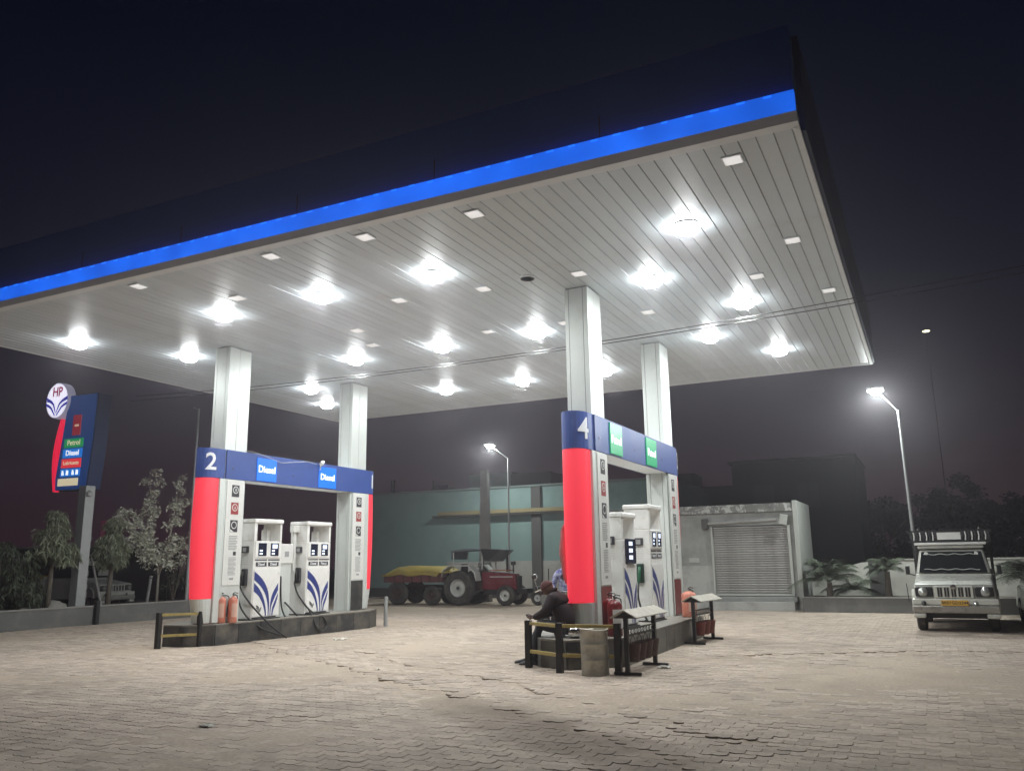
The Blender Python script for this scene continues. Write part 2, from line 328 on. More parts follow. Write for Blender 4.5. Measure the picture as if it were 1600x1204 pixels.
    bp = node(t, 'ShaderNodeBump'); bp.inputs['Strength'].default_value = .35; bp.inputs['Distance'].default_value = .006; t.links.new(n2.outputs['Fac'], bp.inputs['Height']); t.links.new(bp.outputs[0], b.inputs['Normal'])
ground_mat(MG, (.30, .265, .21), (.20, .175, .14))
M_paver = bpy.data.materials.new('concrete paver'); M_paver.use_nodes = True; ground_mat(M_paver, (.455, .380, .312), (.365, .305, .250), .5, isl=True)
M_sand = bpy.data.materials.new('sand'); M_sand.use_nodes = True; ground_mat(M_sand, (.43, .352, .275), (.345, .285, .222), .6)

g = MB(); g.add([(-198, -11, -.06), (108, -11, -.06), (108, 188, -.06), (-198, 188, -.06)], [(0, 1, 2, 3)])
tag(g.build('ground', MG), kind='structure')

A_ = [(-14.5, 14.8), (-13.05, 13.79), (-10.59, 12.09), (-8.61, 11.05), (-7.12, 10.07), (-5.57, 9.32), (-3.91, 8.23), (-3.15, 7.83), (-2.35, 7.22), (-2.09, 7.08), (-1.2, 6.2), (.5, 4.9)]
B_ = [(-9.93, 13.1), (-7.92, 11.73), (-6.82, 11.12), (-5.23, 10.32), (-3.96, 9.28), (-3.53, 9.0), (-2.09, 8.04), (-1.17, 7.6)]
C_ = [(-3.4, 14.2), (-2.68, 14.79), (-1.67, 15.34), (-0.23, 16.13), (1.2, 16.5)]
def sdist(x, y, L):
    best = 1e9; sg = 1
    for (x0, y0), (x1, y1) in zip(L, L[1:]):
        dx, dy = x1 - x0, y1 - y0; t = ((x - x0) * dx + (y - y0) * dy) / (dx * dx + dy * dy); inside = -0.02 <= t <= 1.02; t = max(0, min(1, t))
        d = math.hypot(x - x0 - t * dx, y - y0 - t * dy)
        if d < best: best = d; sg = (1 if dx * (y - y0) - dy * (x - x0) > 0 else -1) if inside else 0
    return best, sg
def ground_h(x, y):
    """height of the uneven paving: two sunken seams where the blocks have settled"""
    h = 0
    for L, a, w, rs in ((A_, .015, 1.1, .14), (B_, .010, .8, .16), (C_, .012, 1.0, .1)):
        jx = mnoise.noise(Vector((x * 1.7, y * 1.7, 3))) * rs; d, s = sdist(x + jx, y + jx, L)
        amp = a * (.35 + .9 * abs(mnoise.noise(Vector((x * .9, y * .9, a * 50)))) * 2)
        if s > 0: h += amp * math.exp(-d / w)
        elif s < 0: h -= .6 * amp * math.exp(-d / w)
    return h + .010 * mnoise.noise(Vector((x * .35, y * .35, 0)))
PL, PW, GAP = .225, .135, .0055
am = .012
def paver_poly():
    h = PW / 2 - GAP / 2; l = PL / 2 - GAP / 2
    xs = [-l, -l / 2, 0, l / 2, l]; off = [am, -am, am, -am, am]
    return [(x, -h + o) for x, o in zip(xs, off)] + [(l + .012, 0)] + [(x, h + o) for x, o in zip(xs[::-1], off[::-1])] + [(-l + .012, 0)]
PP = np.array(paver_poly()); NP_ = len(PP)
def inpoly(x, y, P, grow=0):
    c = False; n = len(P)
    for i in range(n):
        x0, y0 = P[i]; x1, y1 = P[(i + 1) % n]
        if (y0 > y) != (y1 > y) and x < (x1 - x0) * (y - y0) / (y1 - y0) + x0: c = not c
    return c
tops = np.hstack([PP * .985, np.zeros((NP_, 1))]); rim = np.hstack([PP, np.full((NP_, 1), -.005)]); bot = np.hstack([PP, np.full((NP_, 1), -.045)])
BASE = np.vstack([tops, rim, bot])
BF = [tuple(range(NP_))] + [(NP_ + i, NP_ + (i + 1) % NP_, (i + 1) % NP_, i) for i in range(NP_)] + [(2 * NP_ + i, 2 * NP_ + (i + 1) % NP_, NP_ + (i + 1) % NP_, NP_ + i) for i in range(NP_)]
pos = []
cr = random.Random(3)
for j in range(int((27.4 - 3.0) / PW)):
    y = 3.0 + j * PW
    sh = (j % 2) * PL / 2
    x0 = max(-21.3, y * math.tan(R(-62)) - 1); x1 = min(6, y * math.tan(R(9)) + 1.2)
    n0 = math.floor(x0 / PL); n1 = math.ceil(x1 / PL)
    for i in range(n0, n1):
        x = i * PL + sh
        if y > 23 and x < -10 : continue
        if inpoly(x, y, ISL4) or inpoly(x, y, ISL2): continue
        dA, sA = sdist(x, y, A_)
        if dA < .30 and sA < 0 and cr.random() < .05: continue       # blocks missing along the broken seam
        z = ground_h(x, y) + cr.gauss(0, .0012) + (cr.random() < .05) * .003
        k = 1 + 1.6 * math.exp(-dA / .3)
        pos.append((x, y, z, cr.gauss(0, .006) * k, cr.gauss(0, .008) * k, cr.gauss(0, .012) * k))
pos = np.array(pos)
d = (pos[:, :2] @ np.array([rv.x, rv.y])); zf = pos[:, :2] @ np.array([fv.x, fv.y]) + (pos[:, 2] - 1.6) * fv.z; yu = pos[:, :2] @ np.array([uv.x, uv.y]) + (pos[:, 2] - 1.6) * uv.z
sxp = 800 + 1286 * d / zf; syp = 602 - 1286 * yu / zf
vis = (sxp > -5) & (sxp < 1605) & (syp < 1210) & (zf > 0)
area = np.where(vis, 1 / zf ** 3, 0); order = np.argsort(-area)
near = order[:300]; far = order[300:]
pav = tag(bpy.data.objects.new('paving', None), kind='structure'); COL.objects.link(pav)
pme = bpy.data.meshes.new('paver'); pme.from_pydata(BASE.tolist(), [], BF); pme.materials.append(M_paver)
for q in near:
    x, y, z, a, b_, c_ = pos[q]; o = bpy.data.objects.new('paver', pme); COL.objects.link(o); o.parent = pav; o.location = (x, y, z); o.rotation_euler = (a, b_, c_)
P = pos[far]; n = len(P)
ca, sa = np.cos(P[:, 5]), np.sin(P[:, 5])
V = np.empty((n, len(BASE), 3))
V[:, :, 0] = P[:, 0:1] + ca[:, None] * BASE[None, :, 0] - sa[:, None] * BASE[None, :, 1]
V[:, :, 1] = P[:, 1:2] + sa[:, None] * BASE[None, :, 0] + ca[:, None] * BASE[None, :, 1]
V[:, :, 2] = P[:, 2:3] + BASE[None, :, 2] - P[:, 4:5] * BASE[None, :, 0] + P[:, 3:4] * BASE[None, :, 1]
me = bpy.data.meshes.new('paver'); nb = len(BASE)
loops = np.concatenate([np.array(f) for f in BF]); ls = np.array([len(f) for f in BF])
me.vertices.add(n * nb); me.vertices.foreach_set('co', V.reshape(-1).astype(np.float32))
LO = (loops[None, :] + (np.arange(n) * nb)[:, None]).reshape(-1)
me.loops.add(len(LO)); me.loops.foreach_set('vertex_index', LO.astype(np.int32))
st = np.concatenate([[0], np.cumsum(ls)[:-1]]); ST = (st[None, :] + (np.arange(n) * len(loops))[:, None]).reshape(-1)
me.polygons.add(n * len(BF)); me.polygons.foreach_set('loop_start', ST.astype(np.int32)); me.polygons.foreach_set('loop_total', np.tile(ls, n).astype(np.int32))
me.update(calc_edges=True); me.validate(); me.shade_flat()
me.materials.append(M_paver)
o = bpy.data.objects.new('farther_pavers', me); COL.objects.link(o); o.parent = pav; tag(o, kind='stuff')
# drifted sand that fills the joints and buries blocks in places
s = MB(); st_ = .13; xs = np.arange(-21.3, 6, st_); ys = np.arange(3, 27.4, st_)
for yy in ys:
    for xx in xs:
        dA, sA = sdist(xx, yy, A_)
        hf = mnoise.fractal(Vector((xx * .28, yy * .28, 7)), .8, 2.2, 5) ; f2 = mnoise.noise(Vector((xx * 2.6, yy * 2.6, 1)))
        mid = math.exp(-((yy - 12.5) / 4.5) ** 2) * .006
        z = ground_h(xx, yy) - .0062 + hf * .007 + f2 * .0022 + mid + (.014 * math.exp(-dA / .28) * (.6 + .8 * mnoise.noise(Vector((xx * 1.1, yy * 1.1, 5))) ) if sA < 0 else 0)
        s.v.append((xx, yy, z))
nx = len(xs)
for j in range(len(ys) - 1):
    for i in range(nx - 1):
        if ys[j] > 23.2 and xs[i] < -10: continue
        a = j * nx + i; s.f.append((a, a + 1, a + nx + 1, a + nx))
sd = s.build('sand', M_sand, smooth=True); tag(sd, kind='stuff')
# court beyond the paving
MB().add([(-21.3, 22.9, .0), (-9.9, 22.9, .0), (-9.9, 48, .0), (-60, 48, .0), (-60, 27, 0), (-21.3, 27, 0)], [(0, 1, 2, 3, 4, 5)]).build('yard_ground', M_sand)
tag(bpy.data.objects['yard_ground'], kind='structure')

# ------------------------------------------------------------------ canopy
CX0, CX1, CY0, CY1, CH, CT = -17.53, -.833, 8.872, 22.021, 6.285, 7.52
can = thing('station_canopy', 'large flat canopy with white panelled ceiling, blue lit edge and four pillars', 'canopy', (-9.2, 15.4, 0))
def cbox(name, m, x0, x1, y0, y1, z0, z1, bevel=0, par=None): return box(name, m, x0 + 9.2, x1 + 9.2, y0 - 15.4, y1 - 15.4, z0, z1, par or can, bevel)
cbox('roof_deck', M_navy, CX0 + .02, CX1 - .02, CY0 + .02, CY1 - .02, CH + .12, CT - .12)
pw = (CX1 - CX0 - .12) / 83; pm = MB()
pm.prism([(-pw / 2 + .004, .014), (-pw / 2 + .006, 0), (pw / 2 - .012, 0), (pw / 2 - .006, .014)], -(CY1 - CY0) / 2 + .07, (CY1 - CY0) / 2 - .07, 'y')
pme2 = pm.mesh('ceiling_panel', M_ceil); bm = bmesh.new(); bm.from_mesh(pme2); bmesh.ops.recalc_face_normals(bm, faces=bm.faces); bm.to_mesh(pme2); bm.free()
for i in range(83):
    o = bpy.data.objects.new('ceiling_panel', pme2); COL.objects.link(o); o.parent = can
    o.location = (CX0 + .06 + (i + .5) * pw + 9.2, (CY0 + CY1) / 2 - 15.4, CH + random.gauss(0, .0008)); o.rotation_euler = (0, random.gauss(0, .004), 0)
cbox('panel_backing', mat('ceiling joint backing strip', (.60, .60, .60), .7), CX0 + .05, CX1 - .05, CY0 + .05, CY1 - .05, CH + .02, CH + .10)  # plain light grey backing seen through the panel gaps
MB().prism([(CY0 - .115 - 15.4, CH + .095), (CY0 - .065 - 15.4, CH - .006), (CY0 + .09 - 15.4, CH - .006), (CY0 + .09 - 15.4, CH + .095)], CX0 + 9.2 - .02, CX1 + 9.2 + .02, 'x').build('edge_trim', M_trim, can)
cbox('edge_trim', M_trim, CX1 - .05, CX1 + .02, CY0 + .06, CY1 + .02, CH - .006, CH + .03, .004)
cbox('edge_trim', M_trim, CX0 - .02, CX0 + .06, CY0 + .06, CY1 + .02, CH - .006, CH + .06, .004)
cbox('edge_trim', M_trim, CX0 + .06, CX1 - .05, CY1 - .06, CY1 + .02, CH - .006, CH + .06, .004)
cbox('lit_band', M_led, CX0, CX1 + .01, CY0 - .11, CY0 - .025, CH + .097, CH + .353)
ntl = M_led.node_tree; nzn = node(ntl, 'ShaderNodeTexNoise'); nzn.inputs['Scale'].default_value = 1.6; tcn = node(ntl, 'ShaderNodeTexCoord'); ntl.links.new(tcn.outputs['Object'], nzn.inputs['Vector'])
mrn = node(ntl, 'ShaderNodeMapRange'); mrn.inputs[1].default_value = .3; mrn.inputs[2].default_value = .7; mrn.inputs[3].default_value = .75; mrn.inputs[4].default_value = 1.25; ntl.links.new(nzn.outputs['Fac'], mrn.inputs[0]); ntl.links.new(mrn.outputs[0], ntl.nodes['Principled BSDF'].inputs['Emission Strength'])
ld = MB().box(-.05, .05, -.006, .006, -.020, .0).mesh('led', M_leddot)
for i in range(56):
    o = bpy.data.objects.new('led', ld); COL.objects.link(o); o.parent = can; o.location = (CX0 + .2 + i * .295 + 9.2, CY0 - .118 - 15.4, CH + .345 + random.gauss(0, .003)); o.scale = (random.uniform(.6, 1.1), 1, 1)
# the navy fascia leans outward at the top
MB().prism([(CY0 - .02 - 15.4, CH + .355), (CY0 + .25 - 15.4, CH + .355), (CY0 + .25 - 15.4, CT), (CY0 + .01 - 15.4, CT)], CX0 + 9.2 - .02, CX1 + 9.2, 'x').build('front_fascia', M_navy, can, .006)
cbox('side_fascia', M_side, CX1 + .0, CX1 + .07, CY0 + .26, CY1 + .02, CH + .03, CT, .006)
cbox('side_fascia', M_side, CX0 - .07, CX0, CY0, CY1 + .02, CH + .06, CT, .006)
cbox('rear_fascia', M_navy, CX0 + .0, CX1, CY1 + .0, CY1 + .06, CH + .06, CT, .006)
for x in np.arange(CX0 + 2.4, CX1 - 1, 2.4): cbox('fascia_joint', M_seam, x, x + .01, CY0 - .024, CY0 - .012, CH + .36, CH + .7)
# pillars
PILX = {4: -5.322, 2: -13.661}; PW_ = .426; PY = [(12.88, 13.522), (17.227, 17.869)]
for k, x in PILX.items():
    for y0, y1 in PY:
        pil = cbox('pillar', M_seam, x + .01, x + PW_ - .01, y0 + .01, y1 - .01, 0, CH - .012)
        def strip(xa, xb, ya, yb): MB().box(xa - (x + .01) , xb - (x + .01), ya - y0, yb - y0, 0, CH - .02).build('cladding_panel', M_clad, pil, .004, loc=(x + .01 + 9.2, y0 - 15.4, 0))
        for ya, yb in ((y0, y0 + .01), (y1 - .01, y1)):
            strip(x, x + .065, ya, yb); strip(x + .073, x + .330, ya, yb); strip(x + .338, x + PW_, ya, yb)
        for xa, xb in ((x, x + .01), (x + PW_ - .01, x + PW_)):
            strip(xa, xb, y0 + .0102, y0 + .30); strip(xa, xb, y0 + .308, y1 - .0102)
        for c in ((y0 - .02, y0 + .0),): pass
# lamps
GX = [-2.658, -3.794, -6.935, -9.261, -11.615, -14.727, -15.795]; GY = [11.083, 13.094, 15.191, 17.327, 19.314]
LAMPS = [(0, 0), (1, 1), (0, 2), (1, 3), (0, 4), (2, 0), (3, 0), (4, 0), (6, 0), (5, 1), (4, 2), (3, 2), (2, 2), (2, 4), (3, 4), (4, 4), (5, 3), (6, 4)]
hm = MB().lathe([(.0, 0), (.19, 0), (.19, -.012), (.0, -.0125)], n=24).mesh('lamp_housing', M_housing)
lm = MB().lathe([(.183, -.0135), (.180, -.05), (.155, -.095), (.09, -.122), (.0, -.130)], n=24).mesh('lens', M_lens)
al_ = bpy.data.lights.new('floodlight', 'AREA'); al_.shape = 'DISK'; al_.size = .30; al_.energy = LAMP_W; al_.color = (.96, 1.0, 1.0); al_.spread = math.pi
AL = [al_]
for f_ in (.82, 1.15):
    q = al_.copy(); q.energy = LAMP_W * f_; AL.append(q)
for i, j in LAMPS:
    o = bpy.data.objects.new('lamp', hm); COL.objects.link(o); o.parent = can; o.location = (GX[i] + 9.2, GY[j] - 15.4, CH - .012)
    l = bpy.data.objects.new('lens', lm); COL.objects.link(l); l.parent = o
    av = random.choice(AL)
    a = bpy.data.objects.new('floodlight', av); COL.objects.link(a); a.parent = o; a.location = (0, 0, -.14)
SQ = [(-1.64, 9.38), (-5.14, 9.28), (-6.95, 9.24), (-8.69, 9.14), (-11.64, 9.02), (-1.38, 12.41), (-2.16, 13.81), (-1.15, 15.22), (-4.78, 12.22), (-6.55, 12.15), (-8.2, 11.97), (-10.64, 10.45), (-4.42, 14.91), (-7.78, 14.62), (-10.08, 13.21), (-6.13, 14.79), (-10.51, 14.33), (-9.49, 19.94)]
sf = MB().box(-.12, .12, -.12, .12, -.014, 0).mesh('downlight', M_trim); sl = MB().box(-.1, .1, -.1, .1, -.018, -.0145).mesh('lens', M_dimlens)
for x, y in SQ:
    o = bpy.data.objects.new('downlight', sf); COL.objects.link(o); o.parent = can; o.location = (x + 9.2, max(y, CY0 + .3) - 15.4, CH - .006)
    l = bpy.data.objects.new('lens', sl); COL.objects.link(l); l.parent = o
MB().lathe([(.16, -.016), (.16, 0), (.0, 0)], n=20).build('ceiling_speaker', M_trim, can, loc=(-5.64 + 9.2, 12.03 - 15.4, CH - .004))
MB().lathe([(.12, -.021), (.0, -.021)], n=20).build('speaker_grille', M_grayink, can, loc=(-5.64 + 9.2, 12.03 - 15.4, CH - .004))

# ------------------------------------------------------------------ islands
def island(P, label, mats, zt=.43):
    cx = sum(p[0] for p in P) / len(P); cy = sum(p[1] for p in P) / len(P)
    t = thing('pump_island', label, 'island', (cx, cy, 0), 0, 'raised pump islands')
    L = [(x - cx, y - cy) for x, y in P]
    MB().prism([(x * .985, y * .995) for x, y in L], 0, zt - .03).build('core', M_concrete, t)
    MB().prism([(x * 1.02, y * 1.005) for x, y in L], zt - .03, zt).build('top_slab', M_isltop, t, .006)
    n = len(L); k = 0
    for i in range(n):
        a = Vector((*L[i], 0)); b = Vector((*L[(i + 1) % n], 0)); ln = (b - a).length; m = max(1, round(ln / .58)); u = (b - a) / ln; nr = Vector((u.y, -u.x, 0))
        for q in range(m):
            p = a + u * (ln * q / m + .004); r_ = a + u * (ln * (q + 1) / m - .004); w = nr * .018
            pts = [p, r_, r_ + w, p + w]
            MB().hexa([(*v.xy, .0) for v in pts] + [(*v.xy, zt - .034 + random.uniform(-.002, .002)) for v in pts]).build('tile', mats[k % len(mats)], t, .002)
            k += 1
    return t
def ccw(P):
    a = sum(P[i][0] * P[(i + 1) % len(P)][1] - P[(i + 1) % len(P)][0] * P[i][1] for i in range(len(P))); return P if a > 0 else P[::-1]
island(ccw(ISL2), 'black tiled raised island under the two diesel pumps and number 2 pillar', [M_granite])
island(ccw(ISL4), 'grey tiled raised island under the petrol pumps, where the man in maroon sits', [M_granite2, M_granite2, M_granite])

# ------------------------------------------------------------------ portals (header beam and lit red ends)
def portal(k, near_no, far_no, word, msign, label, torn=False):
    x0 = PILX[k] - .012; x1 = x0 + PW_ + .024; xc = (x0 + x1) / 2; yc = 15.37
    t = thing('island_portal', label, 'portal sign', (xc, yc, 0), 0, 'blue header portals over the pump islands')
    hw = (x1 - x0) / 2
    def yy(y): return y - yc
    def nose(z0, z1, grow, s, bulge, inset0=0, inset1=0, steps=10, dep=.50):
        # rounded nose around the pillar end; s=-1 near, +1 far. a skin 30 mm thick
        def ring(f):
            e = grow + bulge * math.sin(math.pi * f) - inset0 * (1 - f) - inset1 * f * 0
            pts = []
            for a in range(0, 13):
                t_ = math.pi * a / 12 - math.pi / 2     # -90..90
                x = (hw + (.008 if dep > .4 else -.012)) * math.sin(t_); y = dep * (abs(math.cos(t_)) ** .60) + e * max(0, math.cos(t_)) ** .5
                taper = 1 - .10 * (1 - f) * (inset0 > 0)
                pts.append((x * taper, y))
            return pts
        m = MB(); zs = [z0 + (z1 - z0) * i / steps for i in range(steps + 1)]
        rings = []
        for i, z in enumerate(zs):
            pts = ring(i / steps); base = (12.90 if s < 0 else 17.85) - s * (-(.50 - dep))
            outer = [(x, (yy(base) + s * y), z) for x, y in pts]; inner = [(x * .9, (yy(base) + s * max(0, y - .03)), z) for x, y in pts]
            rings.append(outer + inner[::-1])
        nn = len(rings[0]); vs = [v for r_ in rings for v in r_]
        fs = [(i * nn + k_, i * nn + (k_ + 1) % nn, (i + 1) * nn + (k_ + 1) % nn, (i + 1) * nn + k_) for i in range(steps) for k_ in range(nn)]
        h = nn // 2
        for i in (0, steps):
            fs += [(i * nn + k_, i * nn + k_ + 1, i * nn + nn - 2 - k_, i * nn + nn - 1 - k_) for k_ in range(h - 1)]
        return m.add(vs, fs)
    ZB, ZT = 3.385, 4.0
    def wrap_number(no, s):
        # the number is printed round the curved end of the header
        o = text('number', no, .50, M_letter, t, (0, 0, 0), (1, 0, 0), .008); me = o.data
        bm = bmesh.new(); bm.from_mesh(me); bmesh.ops.triangulate(bm, faces=bm.faces)
        for _ in range(3): bmesh.ops.subdivide_edges(bm, edges=[e for e in bm.edges if e.calc_length() > .03], cuts=1); bmesh.ops.triangulate(bm, faces=bm.faces)
        bm.to_mesh(me); bm.free()
        C = []
        for i in range(0, 91):
            t_ = math.pi * i / 90 / 2 * 1.0
            x = (hw + .008) * math.sin(t_); y = .50 * (abs(math.cos(t_)) ** .60) + .02 * max(0, math.cos(t_)) ** .5
            C.append(Vector((x, yy(12.90 if s < 0 else 17.85) + s * y, 0)))
        acc = [0]
        for a, b in zip(C, C[1:]): acc.append(acc[-1] + (b - a).length)
        mid = acc[-1] - (.36 if s < 0 else .30)
        for v in me.vertices:
            u, h_, w = v.co; d_ = mid + (u if s < 0 else -u); d_ = max(0, min(acc[-1] - 1e-4, d_))
            i = max(q for q in range(len(acc)) if acc[q] <= d_); i = min(i, len(C) - 2); f = (d_ - acc[i]) / max(1e-6, acc[i + 1] - acc[i]); p = C[i].lerp(C[i + 1], f); tg = (C[i + 1] - C[i]).normalized(); nr_ = Vector((-tg.y, tg.x, 0)) * (-s if False else 1)
            if nr_.x < 0: nr_ = -nr_
            p = p + nr_ * (.010 + max(0, w)); v.co = (p.x, p.y, 3.70 + h_)
        o.matrix_local = Matrix.Identity(4)
    for s, no in ((-1, near_no), (1, far_no)):
        nb_ = nose(ZB, ZT, .02, s, 0, steps=1).build('header_end', M_blue, t)
        # close the top
        nose(.93, ZB - .008, .0, s, .05, .03, dep=.36).build('lit_end_panel', M_red, t, smooth=True).modifiers.new('edges', 'EDGE_SPLIT')
        nose(.45, .925, -.05, s, 0, .10, steps=3, dep=.36).build('lower_end_panel', M_clad, t)
        yf = yy(12.90) - .515 if s < 0 else yy(17.85) + .515
        if s < 0:
            wrap_number(no, s)
        else:
            wrap_number(no, s)
    for sx_ in (1, -1):
        xa = hw * sx_
        box('header_board', M_blue, min(xa, xa + sx_ * .03), max(xa, xa + sx_ * .03), yy(12.92), yy(17.84), ZB, ZT, t, .003)
        for y0, y1, ys_ in ((12.93, 13.46, (12.965, 13.455)), (17.29, 17.83, (17.30, 17.79))):
            box('side_cladding', M_clad, min(xa, xa + sx_ * .022), max(xa, xa + sx_ * .022), yy(y0), yy(y1), .45, ZB - .006, t, .003)
            if y0 < 15: box('cheek', M_clad, min(xa - sx_ * .03, xa + sx_ * .0215), max(xa - sx_ * .03, xa + sx_ * .0215), yy(12.775), yy(12.928), .45, ZB - .006, t, .003)
            else: box('cheek', M_clad, min(xa - sx_ * .03, xa + sx_ * .0215), max(xa - sx_ * .03, xa + sx_ * .0215), yy(17.832), yy(17.975), .45, ZB - .006, t, .003)
            if sx_ > 0:
                b = box('sticker_board', M_board, xa + .0245, xa + .034, yy(ys_[0]), yy(ys_[1]), 1.18, ZB - .03, t, .003)
                ym = yy((ys_[0] + ys_[1]) / 2); X = xa + .0345
                for q, (z, mk) in enumerate(((3.14, M_ink), (2.77, M_redink), (2.40, M_ink))):
                    ic = box('safety_icon', mk, X, X + .003, ym - .105, ym + .105, z - .125, z + .125, t)
                    MB().lathe([(.078, 0), (.078, .003), (.062, .003)], n=20, axis='x').build('ring', M_board, ic, loc=(X + .0032, ym, z + .02))
                    MB().lathe([(.060, 0), (.060, .002), (0, .002)], n=16, axis='x').build('disc', mk, ic, loc=(X + .0064, ym, z + .02))
                    if q == 0: MB().box(0, .002, -.012, .012, -.035, .035).build('glyph', M_board, ic, loc=(X + .0088, ym, z + .02))
                    if q == 1: MB().prism([(-.02, -.03), (.02, -.03), (.0, .04)], 0, .002, 'x').build('glyph', M_board, ic, loc=(X + .0088, ym, z + .02))
                    if q == 2: MB().prism([(-.10, -.06), (-.10, .0), (.0, -.06)], 0, .002, 'x').build('glyph', M_board, ic, loc=(X + .0032, ym, z - .06))
                # faded lines of instructions
                for i in range(9): box('print_line', M_grayink, X, X + .0015, ym - .12, ym + .12 - .03 * (i % 3 == 2), 2.18 - i * .034, 2.197 - i * .034, t)
                for i in range(14): box('print_line', M_grayink, X, X + .0015, ym - .10, ym + .11 - .04 * (i % 4 == 3), 1.74 - i * .027, 1.752 - i * .027, t)
                box('small_sticker', M_ink, X, X + .002, ym + .02, ym + .10, 1.79, 1.87, t)
                box('print_line', M_grayink, X, X + .0015, ym - .05, ym + .06, 1.29, 1.33, t)
                if y0 > 15 or k == 4: box('lower_panel', M_granite if k == 2 else M_maroon, xa + .0245, xa + .030, yy(ys_[0]), yy(ys_[1]), .45, 1.16, t)
    box('header_soffit', M_trim, -hw + .001, hw - .001, yy(13.55), yy(17.20), ZB + .0, ZB + .02, t)
    box('header_top', M_trim, -hw + .001, hw - .001, yy(13.55), yy(17.20), ZT - .02, ZT - .001, t)
    X = hw + .03
    for y0, y1 in (((13.62, 14.26), (15.72, 16.40)) if k == 4 else ((13.80, 14.42), (15.90, 16.56))):
        sg = box('fuel_sign', msign, X, X + .02, yy(y0), yy(y1), ZB + .03, ZT - .08 if k == 2 else ZT - .04, t, .003)
        text('lettering', word, .215, M_wlit, sg, (X + .022, yy((y0 + y1) / 2) + .0, 3.67), (1, 0, 0), .002, .002)
    for y in (13.0, 14.9, 16.7):
        MB().lathe([(.018, 0), (.018, .012), (0, .014)], n=8, axis='x').build('bolt', M_steel, t, loc=(X, yy(y + .1), 3.62))
    if torn:
        m = MB(); n_ = 9
        for i in range(n_):
            f = i / (n_ - 1); z = 2.20 - .95 * f; w = .085 * math.sin(math.pi * f ** .8) + .012 * math.sin(f * 17) + .02
            m.v += [(-hw + .04, yy(12.62), z), (-hw * .8 - w * .7, yy(12.52) - w * .6, z - .03), (-hw * .8 - w, yy(12.60) - w * .2, z - .05)]
        for i in range(n_ - 1):
            for q in (0, 1): m.f.append((i * 3 + q, i * 3 + q + 1, i * 3 + q + 4, i * 3 + q + 3))
        o = m.build('torn_film', M_redfilm, t, smooth=True); sm = o.modifiers.new('s', 'SOLIDIFY'); sm.thickness = .003
    return t
p2 = portal(2, '2', '1', 'Diesel', M_lblue, 'portal with blue Diesel header, number 2 and glowing red end panels')
p4 = portal(4, '4', '3', 'Petrol', M_green, 'portal with blue header, green Petrol signs, number 4 and torn red panel', torn=True)

# ------------------------------------------------------------------ fuel pumps
def ribbon(outer, inner, t=.003):
    def samp(C, n=12):
        o = []
        for i in range(n + 1):
            f = i / n * (len(C) - 1); a = min(int(f), len(C) - 2); g_ = f - a
            p0 = C[max(a - 1, 0)]; p1 = C[a]; p2_ = C[a + 1]; p3 = C[min(a + 2, len(C) - 1)]
            o.append(tuple(.5 * ((2 * p1[q]) + (-p0[q] + p2_[q]) * g_ + (2 * p0[q] - 5 * p1[q] + 4 * p2_[q] - p3[q]) * g_ ** 2 + (-p0[q] + 3 * p1[q] - 3 * p2_[q] + p3[q]) * g_ ** 3) for q in (0, 1)))
        return o
    A, B = samp(outer), samp(inner); m = MB(); n = len(A)
    m.v = [(0, y, z) for y, z in A] + [(0, y, z) for y, z in B] + [(t, y, z) for y, z in A] + [(t, y, z) for y, z in B]
    for i in range(n - 1):
        m.f += [(2 * n + i, 2 * n + i + 1, 3 * n + i + 1, 3 * n + i), (i, n + i, n + i + 1, i + 1), (i, i + 1, 2 * n + i + 1, 2 * n + i), (n + i, 3 * n + i, 3 * n + i + 1, n + i + 1)]
    return m
BL = [([(-.36, 1.02), (-.14, .86), (.02, .64), (.085, .38), (.085, .07)], [(-.36, .84), (-.17, .70), (-.02, .50), (.05, .28), (.062, .07)]),
      ([(-.36, .78), (-.20, .64), (-.07, .43), (.0, .2), (.015, .07)], [(-.36, .60), (-.22, .50), (-.1, .33), (-.035, .17), (-.015, .07)]),
      ([(.33, .76), (.19, .56), (.125, .36), (.115, .07)], [(.33, .60), (.23, .43), (.15, .26), (.135, .07)]),
      ([(.33, .54), (.25, .38), (.18, .22), (.165, .07)], [(.33, .46), (.28, .31), (.215, .18), (.195, .07)])]
def hose(name, pts, par, r=.019):
    cu = [Vector(p) for p in pts]; P_ = []
    for i in range(len(cu) - 1):
        p0 = cu[max(i - 1, 0)]; p1 = cu[i]; p2_ = cu[i + 1]; p3 = cu[min(i + 2, len(cu) - 1)]
        for q in range(7):
            g_ = q / 7; P_.append(.5 * ((2 * p1) + (-p0 + p2_) * g_ + (2 * p0 - 5 * p1 + 4 * p2_ - p3) * g_ ** 2 + (-p0 + 3 * p1 - 3 * p2_ + p3) * g_ ** 3))
    P_.append(cu[-1]); return MB().tube(P_, r, 8).build(name, M_hose, par, smooth=True)
